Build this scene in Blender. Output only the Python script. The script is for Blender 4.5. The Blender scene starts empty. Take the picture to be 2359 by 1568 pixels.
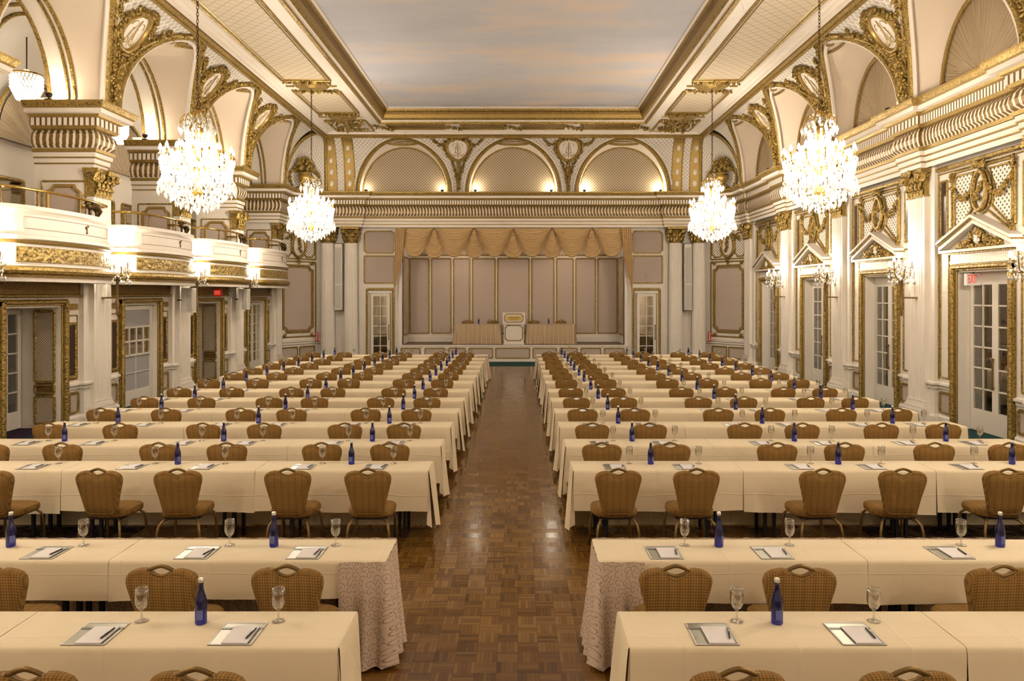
import bpy, math, random
from mathutils import Vector, Matrix
random.seed(7)
SC = bpy.context.scene
COL = SC.collection
PI = math.pi
sin, cos = math.sin, math.cos
# ---------------------------------------------------------------- camera (level, lens shift)
F, VX, VY, H = 1700.0, 1193.0, 678.0, 2.65
cd = bpy.data.cameras.new('camera'); cam = bpy.data.objects.new('camera', cd); COL.objects.link(cam)
cam.location = (0, 0, H); cam.rotation_euler = (PI/2, 0, 0)
cd.sensor_width = 36.0; cd.lens = 36.0*F/2359
cd.shift_x = (1179.5-VX)/2359
cd.shift_y = -(784-VY)/2359
cd.clip_end = 200
SC.camera = cam
XC = -0.18                       # centre line of the room
def at(px, py, Y): return ((px-VX)*Y/F, Y, H-(py-VY)*Y/F)

# ---------------------------------------------------------------- materials
class N:
    def __init__(s, name):
        s.mat = bpy.data.materials.new(name); s.mat.use_nodes = True
        s.t = s.mat.node_tree; s.t.nodes.clear()
        s.out = s.t.nodes.new('ShaderNodeOutputMaterial')
        s.b = s.t.nodes.new('ShaderNodeBsdfPrincipled')
        s.t.links.new(s.b.outputs[0], s.out.inputs[0])
    def n(s, typ, **kw):
        nd = s.t.nodes.new('ShaderNode'+typ)
        for k, v in kw.items(): setattr(nd, k, v)
        return nd
    def put(s, sock, v):
        if hasattr(v, 'is_output'): s.t.links.new(v, sock)
        elif isinstance(v, (tuple, list)) and len(v) == 3 and sock.type == 'RGBA': sock.default_value = (*v, 1)
        else: sock.default_value = v
    def m(s, op, a, b=0.0, c=0.0):
        nd = s.n('Math', operation=op); s.put(nd.inputs[0], a); s.put(nd.inputs[1], b); s.put(nd.inputs[2], c)
        return nd.outputs[0]
    def mix(s, f, a, b):
        nd = s.n('Mix', data_type='RGBA'); s.put(nd.inputs[0], f); s.put(nd.inputs[6], a); s.put(nd.inputs[7], b)
        return nd.outputs[2]
    def uv(s):
        x = s.n('SeparateXYZ'); s.t.links.new(s.n('TexCoord').outputs['UV'], x.inputs[0]); return x.outputs[0], x.outputs[1]
    def ob(s):
        c = s.n('TexCoord').outputs['Object']; x = s.n('SeparateXYZ'); s.t.links.new(c, x.inputs[0]); return c, x.outputs[0], x.outputs[1], x.outputs[2]
    def noise(s, vec, scale, detail=3.0, rough=.5):
        nd = s.n('TexNoise'); s.put(nd.inputs['Vector'], vec); s.put(nd.inputs['Scale'], scale); s.put(nd.inputs['Detail'], detail); s.put(nd.inputs['Roughness'], rough)
        return nd.outputs[0]
    def ramp(s, f, stops):
        nd = s.n('ValToRGB'); s.put(nd.inputs[0], f); e = nd.color_ramp.elements
        while len(e) < len(stops): e.new(0.5)
        for k, (p, c) in zip(e, stops): k.position = p; k.color = (*c, 1)
        return nd.outputs[0]
    def bump(s, h, st=.3, dist=.01):
        nd = s.n('Bump'); s.put(nd.inputs['Strength'], st); s.put(nd.inputs['Distance'], dist); s.put(nd.inputs['Height'], h)
        s.t.links.new(nd.outputs[0], s.b.inputs['Normal'])
    def set(s, col=None, rough=None, metal=None, spec=None, emit=None, es=None, alpha=None):
        for k, v in (('Base Color', col), ('Roughness', rough), ('Metallic', metal), ('Specular IOR Level', spec), ('Emission Color', emit), ('Emission Strength', es), ('Alpha', alpha)):
            if v is not None: s.put(s.b.inputs[k], v)
        return s
def mt(name, col, rough=.5, metal=0.0, spec=.4): return N(name).set(col, rough, metal, spec).mat

WHITE = (.80, .72, .62); GOLD = (.43, .245, .045); GOLDD = (.16, .08, .012); MAUVE = (.55, .44, .36)
def m_white():
    a = N('cream_paint'); c, x, y, z = a.ob()
    a.set(a.mix(a.noise(c, 2.2, 4), (.76, .68, .58), (.83, .755, .655)), .45); return a.mat
def m_gold(name, sc, lo, hi, st=.8, dist=.02, rough=.36):
    a = N(name); c, x, y, z = a.ob()
    v = a.n('TexVoronoi', feature='SMOOTH_F1'); a.put(v.inputs['Vector'], c); a.put(v.inputs['Scale'], sc)
    f = a.m('MULTIPLY', a.m('ADD', a.noise(c, sc*1.7, 3), v.outputs['Distance']), .62)
    a.set(a.ramp(f, [(.28, lo), (.62, hi)]), rough, .55, .5); a.bump(f, st, dist); return a.mat  # ramp paints crevice shade dark and raised relief bright
def m_stripe(name, per, duty, ca, cb, rough=.45, st=.5):
    a = N(name); u, v = a.uv(); f = a.m('FRACT', a.m('MULTIPLY', u, 1/per))
    d = a.m('ABSOLUTE', a.m('SUBTRACT', f, .5)); k = a.m('LESS_THAN', d, duty/2)
    a.set(a.mix(k, ca, cb), rough, a.m('MULTIPLY', a.m('SUBTRACT', 1.0, k), .4)); a.bump(d, -st, .02); return a.mat
def m_lattice(name, per, width, line, hole, bumpst=.4, rough=.5, dots=None):
    a = N(name); u, v = a.uv()
    p = a.m('ABSOLUTE', a.m('SUBTRACT', a.m('FRACT', a.m('MULTIPLY', a.m('ADD', u, v), 1/per)), .5))
    q = a.m('ABSOLUTE', a.m('SUBTRACT', a.m('FRACT', a.m('MULTIPLY', a.m('SUBTRACT', u, v), 1/per)), .5))
    d = a.m('MINIMUM', p, q); k = a.m('LESS_THAN', d, width/2)
    a.set(a.mix(k, hole, line), rough)
    a.bump(k, bumpst, .01); return a.mat
M = {}
M['white'] = m_white()
M['gold'] = m_gold('gilded_plaster', 22, (.070, .040, .008), (.385, .255, .066))
M['goldfine'] = m_gold('gilded_fine_relief', 55, (.11, .066, .014), (.40, .265, .072), .6, .01)
M['relief'] = m_gold('gilded_scroll_relief', 11, (.075, .042, .008), (.46, .32, .10), 1.0, .05, .28)
M['web'] = mt('tan_vault_plaster', (.70, .58, .45), .6, 0, .2)
M['goldsm'] = mt('gilt_smooth', (.37, .24, .065), .35, .5)
M['golddk'] = m_gold('antique_gilt', 40, (.065, .034, .007), (.235, .140, .032), .8, .015)
M['mauve'] = mt('mauve_panel', (.50, .405, .335), .8, 0, .1)
M['lattice'] = m_lattice('white_lattice_relief', .16, .30, (.80, .735, .65), (.53, .46, .375), .7)
M['coffer'] = m_lattice('coffer_diamond_relief', .30, .10, (.38, .30, .19), (.60, .50, .355), -.5)
M['mesh'] = m_lattice('perforated_grille', .115, .52, (.80, .72, .60), (.11, .075, .05), .6)
M['jambmesh'] = m_lattice('fine_cross_mesh', .05, .42, (.60, .50, .37), (.16, .11, .06), .5)
M['lunette'] = m_lattice('lunette_mesh', .115, .44, (.50, .40, .26), (.20, .145, .085), .5)
M['frieze'] = m_stripe('fluted_frieze', .125, .40, (.215, .125, .027), (.78, .70, .59))
M['dentil'] = m_stripe('dentil_band', .10, .62, (.16, .085, .018), (.82, .75, .64))
M['flute'] = m_stripe('white_fluting', .05, .5, (.66, .58, .48), (.82, .75, .65), .5, .6)
def m_sun():
    a = N('pleated_sunburst'); u, v = a.uv()
    nz = a.n('TexNoise', noise_dimensions='1D'); a.put(nz.inputs['W'], a.m('MULTIPLY', u, 75.0)); nz.inputs['Detail'].default_value = 4
    w = a.m('ADD', nz.outputs[0], a.m('MULTIPLY', a.m('SINE', a.m('MULTIPLY', u, 240.0)), .03))
    a.set(a.ramp(w, [(.34, (.17, .105, .045)), (.62, (.56, .43, .27))]), .5); a.bump(w, .6, .02); return a.mat  # shade in the pleat folds is painted as dark and light streaks
M['sun'] = m_sun()
def m_sky():
    a = N('painted_sky'); c, x, y, z = a.ob()
    mp = a.n('Mapping'); a.put(mp.inputs[0], c); mp.inputs['Scale'].default_value = (.10, .26, 1); mp.inputs['Rotation'].default_value = (0, 0, .12)
    f = a.noise(mp.outputs[0], 2.0, 6, .55); g = a.noise(mp.outputs[0], 5.0, 5, .6)
    base = a.ramp(f, [(.3, (.50, .50, .55)), (.7, (.62, .60, .61))])
    k = a.ramp(a.m('MULTIPLY', f, a.m('ADD', g, .45)), [(.47, (0, 0, 0)), (.66, (1, 1, 1))])
    a.set(a.mix(a.m('MULTIPLY', k, .65), base, (.74, .58, .46)), .9, 0, .1); return a.mat
M['sky'] = m_sky()
def m_parquet():
    a = N('parquet_wood'); c, x, y, z = a.ob(); S = 1/.152
    xs, ys = a.m('MULTIPLY', x, S), a.m('MULTIPLY', y, S)
    cx, cy = a.m('FLOOR', xs), a.m('FLOOR', ys); fx, fy = a.m('FRACT', xs), a.m('FRACT', ys)
    par = a.m('MODULO', a.m('ADD', a.m('ADD', cx, cy), 1000.0), 2.0); inv = a.m('SUBTRACT', 1.0, par)
    f = a.m('ADD', a.m('MULTIPLY', fx, par), a.m('MULTIPLY', fy, inv)); g = a.m('ADD', a.m('MULTIPLY', fy, par), a.m('MULTIPLY', fx, inv))
    f5 = a.m('MULTIPLY', f, 5.0); idx = a.m('FLOOR', f5)
    cb = a.n('CombineXYZ'); a.put(cb.inputs[0], cx); a.put(cb.inputs[1], cy); a.put(cb.inputs[2], idx)
    wn = a.n('TexWhiteNoise'); a.put(wn.inputs[0], cb.outputs[0])
    cb2 = a.n('CombineXYZ'); a.put(cb2.inputs[0], cx); a.put(cb2.inputs[1], cy)
    wn2 = a.n('TexWhiteNoise'); a.put(wn2.inputs[0], cb2.outputs[0])
    t = a.m('ADD', a.m('MULTIPLY', wn.outputs[0], .6), a.m('MULTIPLY', wn2.outputs[0], .4))
    col = a.ramp(t, [(.05, (.095, .040, .006)), (.5, (.165, .076, .014)), (.95, (.235, .120, .026))])
    e = a.m('MINIMUM', a.m('SUBTRACT', .5, a.m('ABSOLUTE', a.m('SUBTRACT', a.m('FRACT', f5), .5))), a.m('MULTIPLY', a.m('SUBTRACT', .5, a.m('ABSOLUTE', a.m('SUBTRACT', g, .5))), 5.0))
    k = a.m('LESS_THAN', e, .07)
    a.set(a.mix(a.m('MULTIPLY', k, .55), col, (.05, .022, .008)), a.m('ADD', .12, a.m('MULTIPLY', wn2.outputs[0], .09)), 0, .4)
    a.bump(a.m('ADD', a.m('MULTIPLY', k, -.3), a.m('MULTIPLY', a.noise(c, 12, 2), .8)), .14, .006); return a.mat
M['parquet'] = m_parquet()
def m_carpet():
    a = N('patterned_carpet'); c, x, y, z = a.ob()
    a.set(a.ramp(a.noise(c, 9, 5, .7), [(.4, (.018, .012, .012)), (.52, (.05, .032, .018)), (.66, (.16, .10, .045))]), .95, 0, .1); return a.mat
M['carpet'] = m_carpet(); M['teal'] = mt('teal_carpet', (.018, .055, .055), .95, 0, .1); M['plum'] = mt('plum_carpet', (.03, .018, .035), .95, 0, .1)
def m_cloth():
    a = N('ivory_tablecloth'); c, x, y, z = a.ob(); 
    fold = a.m('MINIMUM', a.m('ABSOLUTE', a.m('SUBTRACT', a.m('FRACT', a.m('MULTIPLY', a.m('ADD', x, a.m('MULTIPLY', a.noise(c, 1.2, 1), .08)), 1/.62)), .5)),
             a.m('ABSOLUTE', a.m('SUBTRACT', a.m('FRACT', a.m('MULTIPLY', a.m('ADD', a.m('ADD', z, y), a.m('MULTIPLY', a.noise(c, 1.5, 1), .05)), 1/.36)), .5)))
    k = a.m('SUBTRACT', 1.0, a.m('MULTIPLY', a.m('MINIMUM', fold, .02), 50.0))
    h = a.m('ADD', a.m('MULTIPLY', k, .35), a.m('MULTIPLY', a.noise(c, 2.6, 3), 1.6))
    a.set(a.mix(a.noise(c, 3, 2), (.73, .60, .40), (.785, .665, .465)), .8, 0, .15); a.bump(h, .35, .02); return a.mat
M['cloth'] = m_cloth()
def m_swirl():
    a = N('scroll_damask'); u, v = a.uv(); cb = a.n('CombineXYZ'); a.put(cb.inputs[0], a.m('MULTIPLY', u, 19.0)); a.put(cb.inputs[1], a.m('MULTIPLY', v, 19.0))
    vo = a.n('TexVoronoi', voronoi_dimensions='2D', feature='F1'); a.put(vo.inputs['Vector'], cb.outputs[0]); vo.inputs['Scale'].default_value = 1; vo.inputs['Randomness'].default_value = .55
    sb = a.n('VectorMath', operation='SUBTRACT'); a.put(sb.inputs[0], cb.outputs[0]); a.put(sb.inputs[1], vo.outputs['Position'])
    x = a.n('SeparateXYZ'); a.put(x.inputs[0], sb.outputs[0])
    ang = a.m('ARCTAN2', x.outputs[1], x.outputs[0]); r = vo.outputs['Distance']
    s = a.m('SINE', a.m('ADD', ang, a.m('MULTIPLY', r, 13.0)))
    k = a.m('MULTIPLY', a.m('GREATER_THAN', s, .84), a.m('LESS_THAN', r, .62))
    a.set(a.mix(k, (.60, .475, .37), (.34, .205, .11)), .6, 0, .3); return a.mat
M['swirl'] = m_swirl()
def m_satin():
    a = N('gold_satin'); u, v = a.uv(); c, x, y, z = a.ob()
    a.set(a.mix(a.noise(c, 5, 3), (.50, .33, .15), (.66, .46, .23)), .42, 0, .5); return a.mat
M['satin'] = m_satin()
M['skirt'] = mt('beige_satin_skirt', (.53, .385, .235), .42, 0, .4)
def m_chair():
    a = N('checked_fabric'); c, x, y, z = a.ob()
    sx = a.m('SINE', a.m('MULTIPLY', x, 2*PI/.017)); sz = a.m('SINE', a.m('MULTIPLY', a.m('ADD', z, y), 2*PI/.017))
    lx = a.m('GREATER_THAN', sx, .35); lz = a.m('GREATER_THAN', sz, .35)
    base = a.mix(a.m('MULTIPLY', a.m('ADD', lx, lz), .5), (.30, .165, .042), (.125, .064, .018))
    big = a.m('GREATER_THAN', a.m('SINE', a.m('MULTIPLY', x, 2*PI/.068)), .55)
    a.set(a.mix(a.m('MULTIPLY', big, .25), base, (.11, .06, .022)), .85, 0, .2); a.bump(a.m('MULTIPLY', sx, sz), .3, .002); return a.mat
M['chair'] = m_chair()
M['bronze'] = mt('bronze_metal', (.20, .125, .045), .38, .7); M['bronzedk'] = mt('dark_bronze', (.09, .055, .02), .35, .7)
M['black'] = mt('black_metal', (.006, .005, .006), .5); M['dark'] = mt('dark_glass_panel', (.035, .018, .012), .25)
M['brass'] = mt('polished_brass', (.62, .40, .10), .16, .95)
M['silver'] = mt('silver_board', (.36, .35, .28), .32, .7); M['band'] = mt('grey_band', (.16, .155, .15), .35, .3)
M['paper'] = mt('white_paper', (.74, .69, .66), .7); M['pen'] = mt('black_pen', (.012, .010, .008), .25)
M['cap'] = mt('silver_cap', (.72, .70, .64), .3, .7); M['label'] = mt('bottle_label', (.10, .12, .32), .5)
M['door'] = mt('door_cream_paint', (.74, .67, .57), .4); M['speaker'] = mt('speaker_grille', (.52, .48, .42), .7); M['speakerbody'] = mt('speaker_white', (.74, .68, .60), .5)
M['red'] = mt('red_sign', (.55, .02, .012), .5); M['stagefloor'] = mt('stage_boards', (.17, .115, .07), .5); M['plate'] = mt('brass_plate', (.62, .44, .12), .35, .4)
M['frost'] = mt('grey_frosted_panel', (.36, .345, .34), .5); M['mirror'] = mt('mirror_glass', (.55, .50, .40), .06, 1.0)
def thin(name, tint, refl=.9, tr=.95, rough=.03):
    a = N(name); a.t.nodes.remove(a.b)
    t = a.n('BsdfTransparent'); t.inputs[0].default_value = (*tint, 1)
    g = a.n('BsdfGlossy'); g.inputs[0].default_value = (refl, refl, refl, 1); g.inputs['Roughness'].default_value = rough
    lw = a.n('LayerWeight'); lw.inputs[0].default_value = .35
    mx = a.n('MixShader'); a.t.links.new(a.m('ADD', a.m('MULTIPLY', lw.outputs['Facing'], tr*.8), .06), mx.inputs[0]); a.t.links.new(t.outputs[0], mx.inputs[1]); a.t.links.new(g.outputs[0], mx.inputs[2])
    a.t.links.new(mx.outputs[0], a.out.inputs[0]); return a.mat
M['glass'] = thin('clear_goblet_glass', (.93, .92, .89))
M['pane'] = thin('door_pane_glass', (.72, .70, .60), .9, .8, .02)
def m_blue():
    a = N('cobalt_glass'); c, x, y, z = a.ob()
    a.set(a.ramp(a.m('MULTIPLY', z, 4.5), [(.0, (.015, .022, .34)), (.30, (.008, .011, .17)), (.42, (.004, .004, .045)), (1, (.004, .005, .055))]), .07, 0, .6)  # base painted brighter blue, as if light came through the glass
    tr = a.n('BsdfTranslucent'); tr.inputs[0].default_value = (.05, .06, .60, 1)
    mx = a.n('MixShader'); mx.inputs[0].default_value = .05; a.t.links.new(a.b.outputs[0], mx.inputs[1]); a.t.links.new(tr.outputs[0], mx.inputs[2]); a.t.links.new(mx.outputs[0], a.out.inputs[0]); return a.mat
M['blue'] = m_blue()
def emis(name, col, st, base=(.8, .75, .65)):
    a = N(name).set(base, .15, 0, .8, col, st); a.mat.cycles.emission_sampling = 'NONE'; return a.mat
M['bulb'] = emis('lit_bulb', (1, .9, .74), 30); M['core'] = emis('glowing_crystal', (1, .93, .80), 6.0); M['crys'] = emis('crystal_drop', (1, .90, .72), .6, (.8, .74, .64))  # crystals emit by themselves to imitate the overexposed glow around the bulbs
M['exitred'] = emis('exit_red', (1, .05, .02), 1.0, (.5, .02, .01)); M['exitface'] = emis('exit_face', (1, .9, .8), .12, (.8, .75, .7))
M['lampglow'] = emis('uplight_lens', (1, .92, .78), 25)
def m_crystal_clear():
    a = N('cut_crystal_clear'); a.set((.62, .58, .50), .05, .35, 1.0, (1, .9, .75), .10); a.mat.cycles.emission_sampling = 'NONE'; return a.mat  # small emission, so these crystals glow a little by themselves
M['cut'] = m_crystal_clear()

# ---------------------------------------------------------------- mesh builder
BLOB = []
for i, (z, r) in enumerate(((-1, 0), (-.5, .87), (.5, .87), (1, 0))):
    BLOB += [Vector((0, 0, z))] if r == 0 else [Vector((r*cos(a*PI/3+i*.5), r*sin(a*PI/3+i*.5), z)) for a in range(6)]
BLOBF = [(0, 1+(a+1) % 6, 1+a) for a in range(6)] + [(1+a, 1+(a+1) % 6, 7+(a+1) % 6, 7+a) for a in range(6)] + [(13, 7+a, 7+(a+1) % 6) for a in range(6)]
class MB:
    def __init__(s): s.v = []; s.f = []; s.u = []; s.m = []; s.mats = []; s.hasuv = False
    def mi(s, k):
        if k not in s.mats: s.mats.append(k)
        return s.mats.index(k)
    def add(s, vs, fs, k, uvs=None):
        b = len(s.v); s.v += [tuple(p) for p in vs]; i = s.mi(k)
        for q, f in enumerate(fs):
            s.f.append(tuple(b+j for j in f)); s.m.append(i)
            s.u.append(uvs[q] if uvs else None)
        if uvs: s.hasuv = True
        return s
    def quad(s, a, b, c, d, k, uv=None):
        if uv is True:
            w = (Vector(b)-Vector(a)).length; h = (Vector(d)-Vector(a)).length; uv = [[(0, 0), (w, 0), (w, h), (0, h)]]
        return s.add([a, b, c, d], [(0, 1, 2, 3)], k, uv)
    def box(s, x0, x1, y0, y1, z0, z1, k):
        if x0 > x1: x0, x1 = x1, x0
        if y0 > y1: y0, y1 = y1, y0
        return s.add([(x0, y0, z0), (x1, y0, z0), (x1, y1, z0), (x0, y1, z0), (x0, y0, z1), (x1, y0, z1), (x1, y1, z1), (x0, y1, z1)],
              [(0, 3, 2, 1), (4, 5, 6, 7), (0, 1, 5, 4), (1, 2, 6, 5), (2, 3, 7, 6), (3, 0, 4, 7)], k)
    def lathe(s, prof, k, c=(0, 0, 0), seg=16, ang=2*PI):
        full = abs(ang-2*PI) < 1e-6; n = seg if full else seg+1; vs = []
        for r, z in prof: vs += [(c[0]+r*cos(ang*i/seg), c[1]+r*sin(ang*i/seg), c[2]+z) for i in range(n)]
        fs = []
        for j in range(len(prof)-1):
            for i in range(seg):
                i2 = (i+1) % n; fs.append((j*n+i, j*n+i2, (j+1)*n+i2, (j+1)*n+i))
        return s.add(vs, fs, k)
    def grid(s, P, k, uv=None, flip=False):
        h, w = len(P), len(P[0]); vs = [p for r in P for p in r]; fs = []; us = []
        for j in range(h-1):
            for i in range(w-1):
                q = [(j, i), (j, i+1), (j+1, i+1), (j+1, i)]
                if flip: q.reverse()
                fs.append(tuple(a*w+b for a, b in q))
                if uv: us.append([uv[a][b] for a, b in q])
        return s.add(vs, fs, k, us if uv else None)
    def tube(s, pts, r, k, seg=6, closed=False, cap=True, sq=1.0):
        P = [Vector(p) for p in pts]; n = len(P)
        if n < 2: return s
        R = r if isinstance(r, (list, tuple)) else [r]*n
        T = []
        for i in range(n):
            a, b = (P[(i-1) % n], P[(i+1) % n]) if closed else (P[max(i-1, 0)], P[min(i+1, n-1)])
            t = (b-a); T.append(t.normalized() if t.length > 1e-9 else Vector((0, 0, 1)))
        up = Vector((0, 0, 1)) if abs(T[0].z) < .9 else Vector((0, 1, 0))
        nrm = (up-T[0]*up.dot(T[0])).normalized(); vs = []
        for i in range(n):
            nrm = nrm-T[i]*nrm.dot(T[i])
            nrm = nrm.normalized() if nrm.length > 1e-6 else T[i].orthogonal().normalized()
            bn = T[i].cross(nrm)
            vs += [P[i]+(nrm*cos(2*PI*j/seg)+bn*sin(2*PI*j/seg)*sq)*R[i] for j in range(seg)]
        fs = []
        for i in range(n if closed else n-1):
            i2 = (i+1) % n
            for j in range(seg):
                j2 = (j+1) % seg; fs.append((i*seg+j, i2*seg+j, i2*seg+j2, i*seg+j2))
        if not closed and cap: fs += [tuple(range(seg)), tuple(reversed(range((n-1)*seg, n*seg)))]
        return s.add(vs, fs, k)
    def blob(s, c, r, k, rot=None):
        c = Vector(c); r = r if isinstance(r, (tuple, list)) else (r, r, r)
        mm = rot or Matrix.Identity(3)
        return s.add([c+mm@Vector((p.x*r[0], p.y*r[1], p.z*r[2])) for p in BLOB], BLOBF, k)
    def drop(s, c, r, h, k):       # a cut crystal drop: two pyramids
        x, y, z = c
        return s.add([(x+r, y, z), (x, y+r, z), (x-r, y, z), (x, y-r, z), (x, y, z+h*.45), (x, y, z-h*.55)], [(0, 1, 4), (1, 2, 4), (2, 3, 4), (3, 0, 4), (1, 0, 5), (2, 1, 5), (3, 2, 5), (0, 3, 5)], k)
    def sweep(s, path, prof, ks, closed=False, side=1):
        P = [Vector((p[0], p[1])) for p in path]; n = len(P); off = []
        def nr(a, b):
            d = (b-a).normalized(); return Vector((d.y, -d.x))*side
        for i in range(n):
            if closed or 0 < i < n-1:
                n1, n2 = nr(P[(i-1) % n], P[i]), nr(P[i], P[(i+1) % n]); t = n1+n2; off.append(t/max(t.dot(n1), .25))
            else: off.append(nr(P[0], P[1]) if i == 0 else nr(P[n-2], P[n-1]))
        L = [0.0]
        for i in range(n if closed else n-1): L.append(L[-1]+(P[(i+1) % n]-P[i]).length)
        for j in range(len(prof)-1):
            (d0, z0), (d1, z1) = prof[j], prof[j+1]; h = math.hypot(d1-d0, z1-z0)
            for i in range(n if closed else n-1):
                i2 = (i+1) % n; a, b = P[i], P[i2]
                q = [(*(a+off[i]*d0), z0), (*(b+off[i2]*d0), z0), (*(b+off[i2]*d1), z1), (*(a+off[i]*d1), z1)]
                s.add(q, [(0, 1, 2, 3)], ks[j], [[(L[i], 0), (L[i+1], 0), (L[i+1], h), (L[i], h)]])
        return s
    def build(s, name, parent=None, smooth=False, loc=None):
        me = bpy.data.meshes.new(name); me.from_pydata(s.v, [], s.f)
        for k in s.mats: me.materials.append(M[k])
        me.polygons.foreach_set('material_index', s.m)
        if s.hasuv:
            ul = me.uv_layers.new(name='UVMap'); buf = []
            for f, u in zip(s.f, s.u): 
                for q in (u or [(0, 0)]*len(f)): buf += q
            ul.data.foreach_set('uv', buf)
        if smooth: me.polygons.foreach_set('use_smooth', [True]*len(me.polygons))
        me.update()
        if smooth and smooth is not True: me.set_sharp_from_angle(angle=smooth)
        o = bpy.data.objects.new(name, me); COL.objects.link(o)
        if parent: o.parent = parent
        if loc: o.location = loc
        return o
def thing(name, label, cat, loc=(0, 0, 0), rz=0, group=None):
    o = bpy.data.objects.new(name, None); COL.objects.link(o); o.location = loc; o.rotation_euler = (0, 0, rz); o.empty_display_size = .1
    o['label'] = label; o['category'] = cat
    if group: o['group'] = group
    return o
def tag(o, label, cat, group=None):
    o['label'] = label; o['category'] = cat
    if group: o['group'] = group
    return o
def struct(name, mb, smooth=False, parent=None):
    o = mb.build(name, parent, smooth)
    if not parent: o['kind'] = 'structure'
    return o
def dup(root, loc, rz=0, label=None, group=None):
    r = root.copy(); COL.objects.link(r); r.location = loc; r.rotation_euler = (0, 0, rz)
    if label: r['label'] = label
    if group: r['group'] = group
    for ch in root.children:
        c = ch.copy(); COL.objects.link(c); c.parent = r
        for g in ch.children:
            d = g.copy(); COL.objects.link(d); d.parent = c
    return r
def lamp(loc, e, r=.1, col=(1, .865, .70), typ='POINT', rot=None, **kw):
    l = bpy.data.lights.new('lamp', typ); l.energy = e; l.color = col
    if typ != 'AREA': l.shadow_soft_size = r
    for k, v in kw.items(): setattr(l, k, v)
    o = bpy.data.objects.new('lamp', l); COL.objects.link(o); o.location = loc
    if rot: o.rotation_euler = rot
    return o
ORD = ['zeroth', 'first', 'second', 'third', 'fourth', 'fifth', 'sixth', 'seventh', 'eighth', 'ninth', 'tenth', 'eleventh', 'twelfth', 'thirteenth', 'fourteenth', 'fifteenth']
# a plane frame: pl(u, v, n)
def xplane(side, R): return lambda u, v, n=0: (XC+side*(R-n), u, v)         # side walls: u = Y, v = Z, n into the room
def yplane(Y): return lambda u, v, n=0: (u, Y-n, v)                         # back walls: u = X
def rect(mb, pl, u0, u1, v0, v1, r=.03, k='gold', notch=0, fill=None, n=0.0, inset=0, seg=6, sq=.7, uv=None):
    if notch:
        t = []
        for (cu, cv, a0) in ((u0, v0, 90), (u1, v0, 180), (u1, v1, 270), (u0, v1, 0)):
            for q in range(5):
                a = math.radians(a0-q*22.5)
                t.append((cu+notch*cos(a), cv+notch*sin(a)))
        path = t
    else: path = [(u0, v0), (u1, v0), (u1, v1), (u0, v1)]
    if fill:
        vs = [pl(a, b, n+.004) for a, b in path]; us = [list(path)]
        mb.add(vs, [tuple(range(len(vs)))], fill, us)
    pts = []
    for i, (a, b) in enumerate(path):
        c, d = path[(i+1) % len(path)]; L = math.hypot(c-a, d-b)
        pts.append(pl(a, b, n+r*.3))
        if L > r*4:
            e = r*.5/L; pts[-1] = pl(a+(c-a)*e, b+(d-b)*e, n+r*.3); pts.append(pl(c-(c-a)*e, d-(d-b)*e, n+r*.3))
    mb.tube(pts, r, k, seg, closed=True)
def pbox(mb, pl, u0, u1, v0, v1, n0, n1, k, uv=False):
    P = [pl(u0, v0, n0), pl(u1, v0, n0), pl(u1, v1, n0), pl(u0, v1, n0), pl(u0, v0, n1), pl(u1, v0, n1), pl(u1, v1, n1), pl(u0, v1, n1)]
    fs = [(4, 5, 6, 7), (0, 1, 5, 4), (1, 2, 6, 5), (2, 3, 7, 6), (3, 0, 4, 7)]
    w, h, d = abs(u1-u0), abs(v1-v0), abs(n1-n0)
    us = [[(0, 0), (w, 0), (w, h), (0, h)], [(0, 0), (w, 0), (w, d), (0, d)], [(0, 0), (h, 0), (h, d), (0, d)], [(0, 0), (w, 0), (w, d), (0, d)], [(0, 0), (h, 0), (h, d), (0, d)]]
    mb.add(P, fs, k, us)
def leafy(mb, pts, size, n, k='gold', jit=1.0, rnd=random):
    P = [Vector(p) for p in pts]; seglen = [(P[i+1]-P[i]).length for i in range(len(P)-1)]; tot = sum(seglen) or 1
    for q in range(n):
        d = (q+rnd.random()*.8)/n*tot; i = 0
        while i < len(seglen)-1 and d > seglen[i]: d -= seglen[i]; i += 1
        p = P[i].lerp(P[i+1], min(1, d/max(seglen[i], 1e-6)))
        p = p+Vector((rnd.uniform(-1, 1), rnd.uniform(-1, 1), rnd.uniform(-1, 1)))*size*.7*jit
        rot = Matrix.Rotation(rnd.uniform(0, 6), 3, 'X')@Matrix.Rotation(rnd.uniform(0, 6), 3, 'Z')
        mb.blob(p, (size*rnd.uniform(.4, .7), size*rnd.uniform(.4, .7), size*rnd.uniform(.8, 1.5)), k, rot)
# ================================================================ ARCHITECTURE
PY = [4.05, 7.95, 11.85, 15.75, 19.66, 23.55, 27.43]      # pilaster lines along both sides
RP, RW = 8.68, 8.88                                         # pilaster face / wall plane (from the centre line)
ZC, EDGE, YB = 8.82, 7.17, 28.1                             # ceiling border height, its edge, its far edge
YS, YW = 29.1, 29.32                                        # stage front, end wall
Z0 = 6.62                                                   # top of the cornice
def X(side, R): return XC+side*R

# ---- floor
fl = MB()
xs = [-14, X(-1, 7.7), X(-1, 4.05), X(1, 4.05), X(1, 7.7), 14]; ys = [-6, 27.2, 29.4, 31.5]
for j in range(3):
    for i in range(5):
        k = 'parquet' if (i == 2 and j == 0) else ('carpet' if (j == 0 and i in (1, 3)) else 'teal')
        fl.quad((xs[i], ys[j], 0), (xs[i+1], ys[j], 0), (xs[i+1], ys[j+1], 0), (xs[i], ys[j+1], 0), k)
struct('floor', fl)

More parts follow.
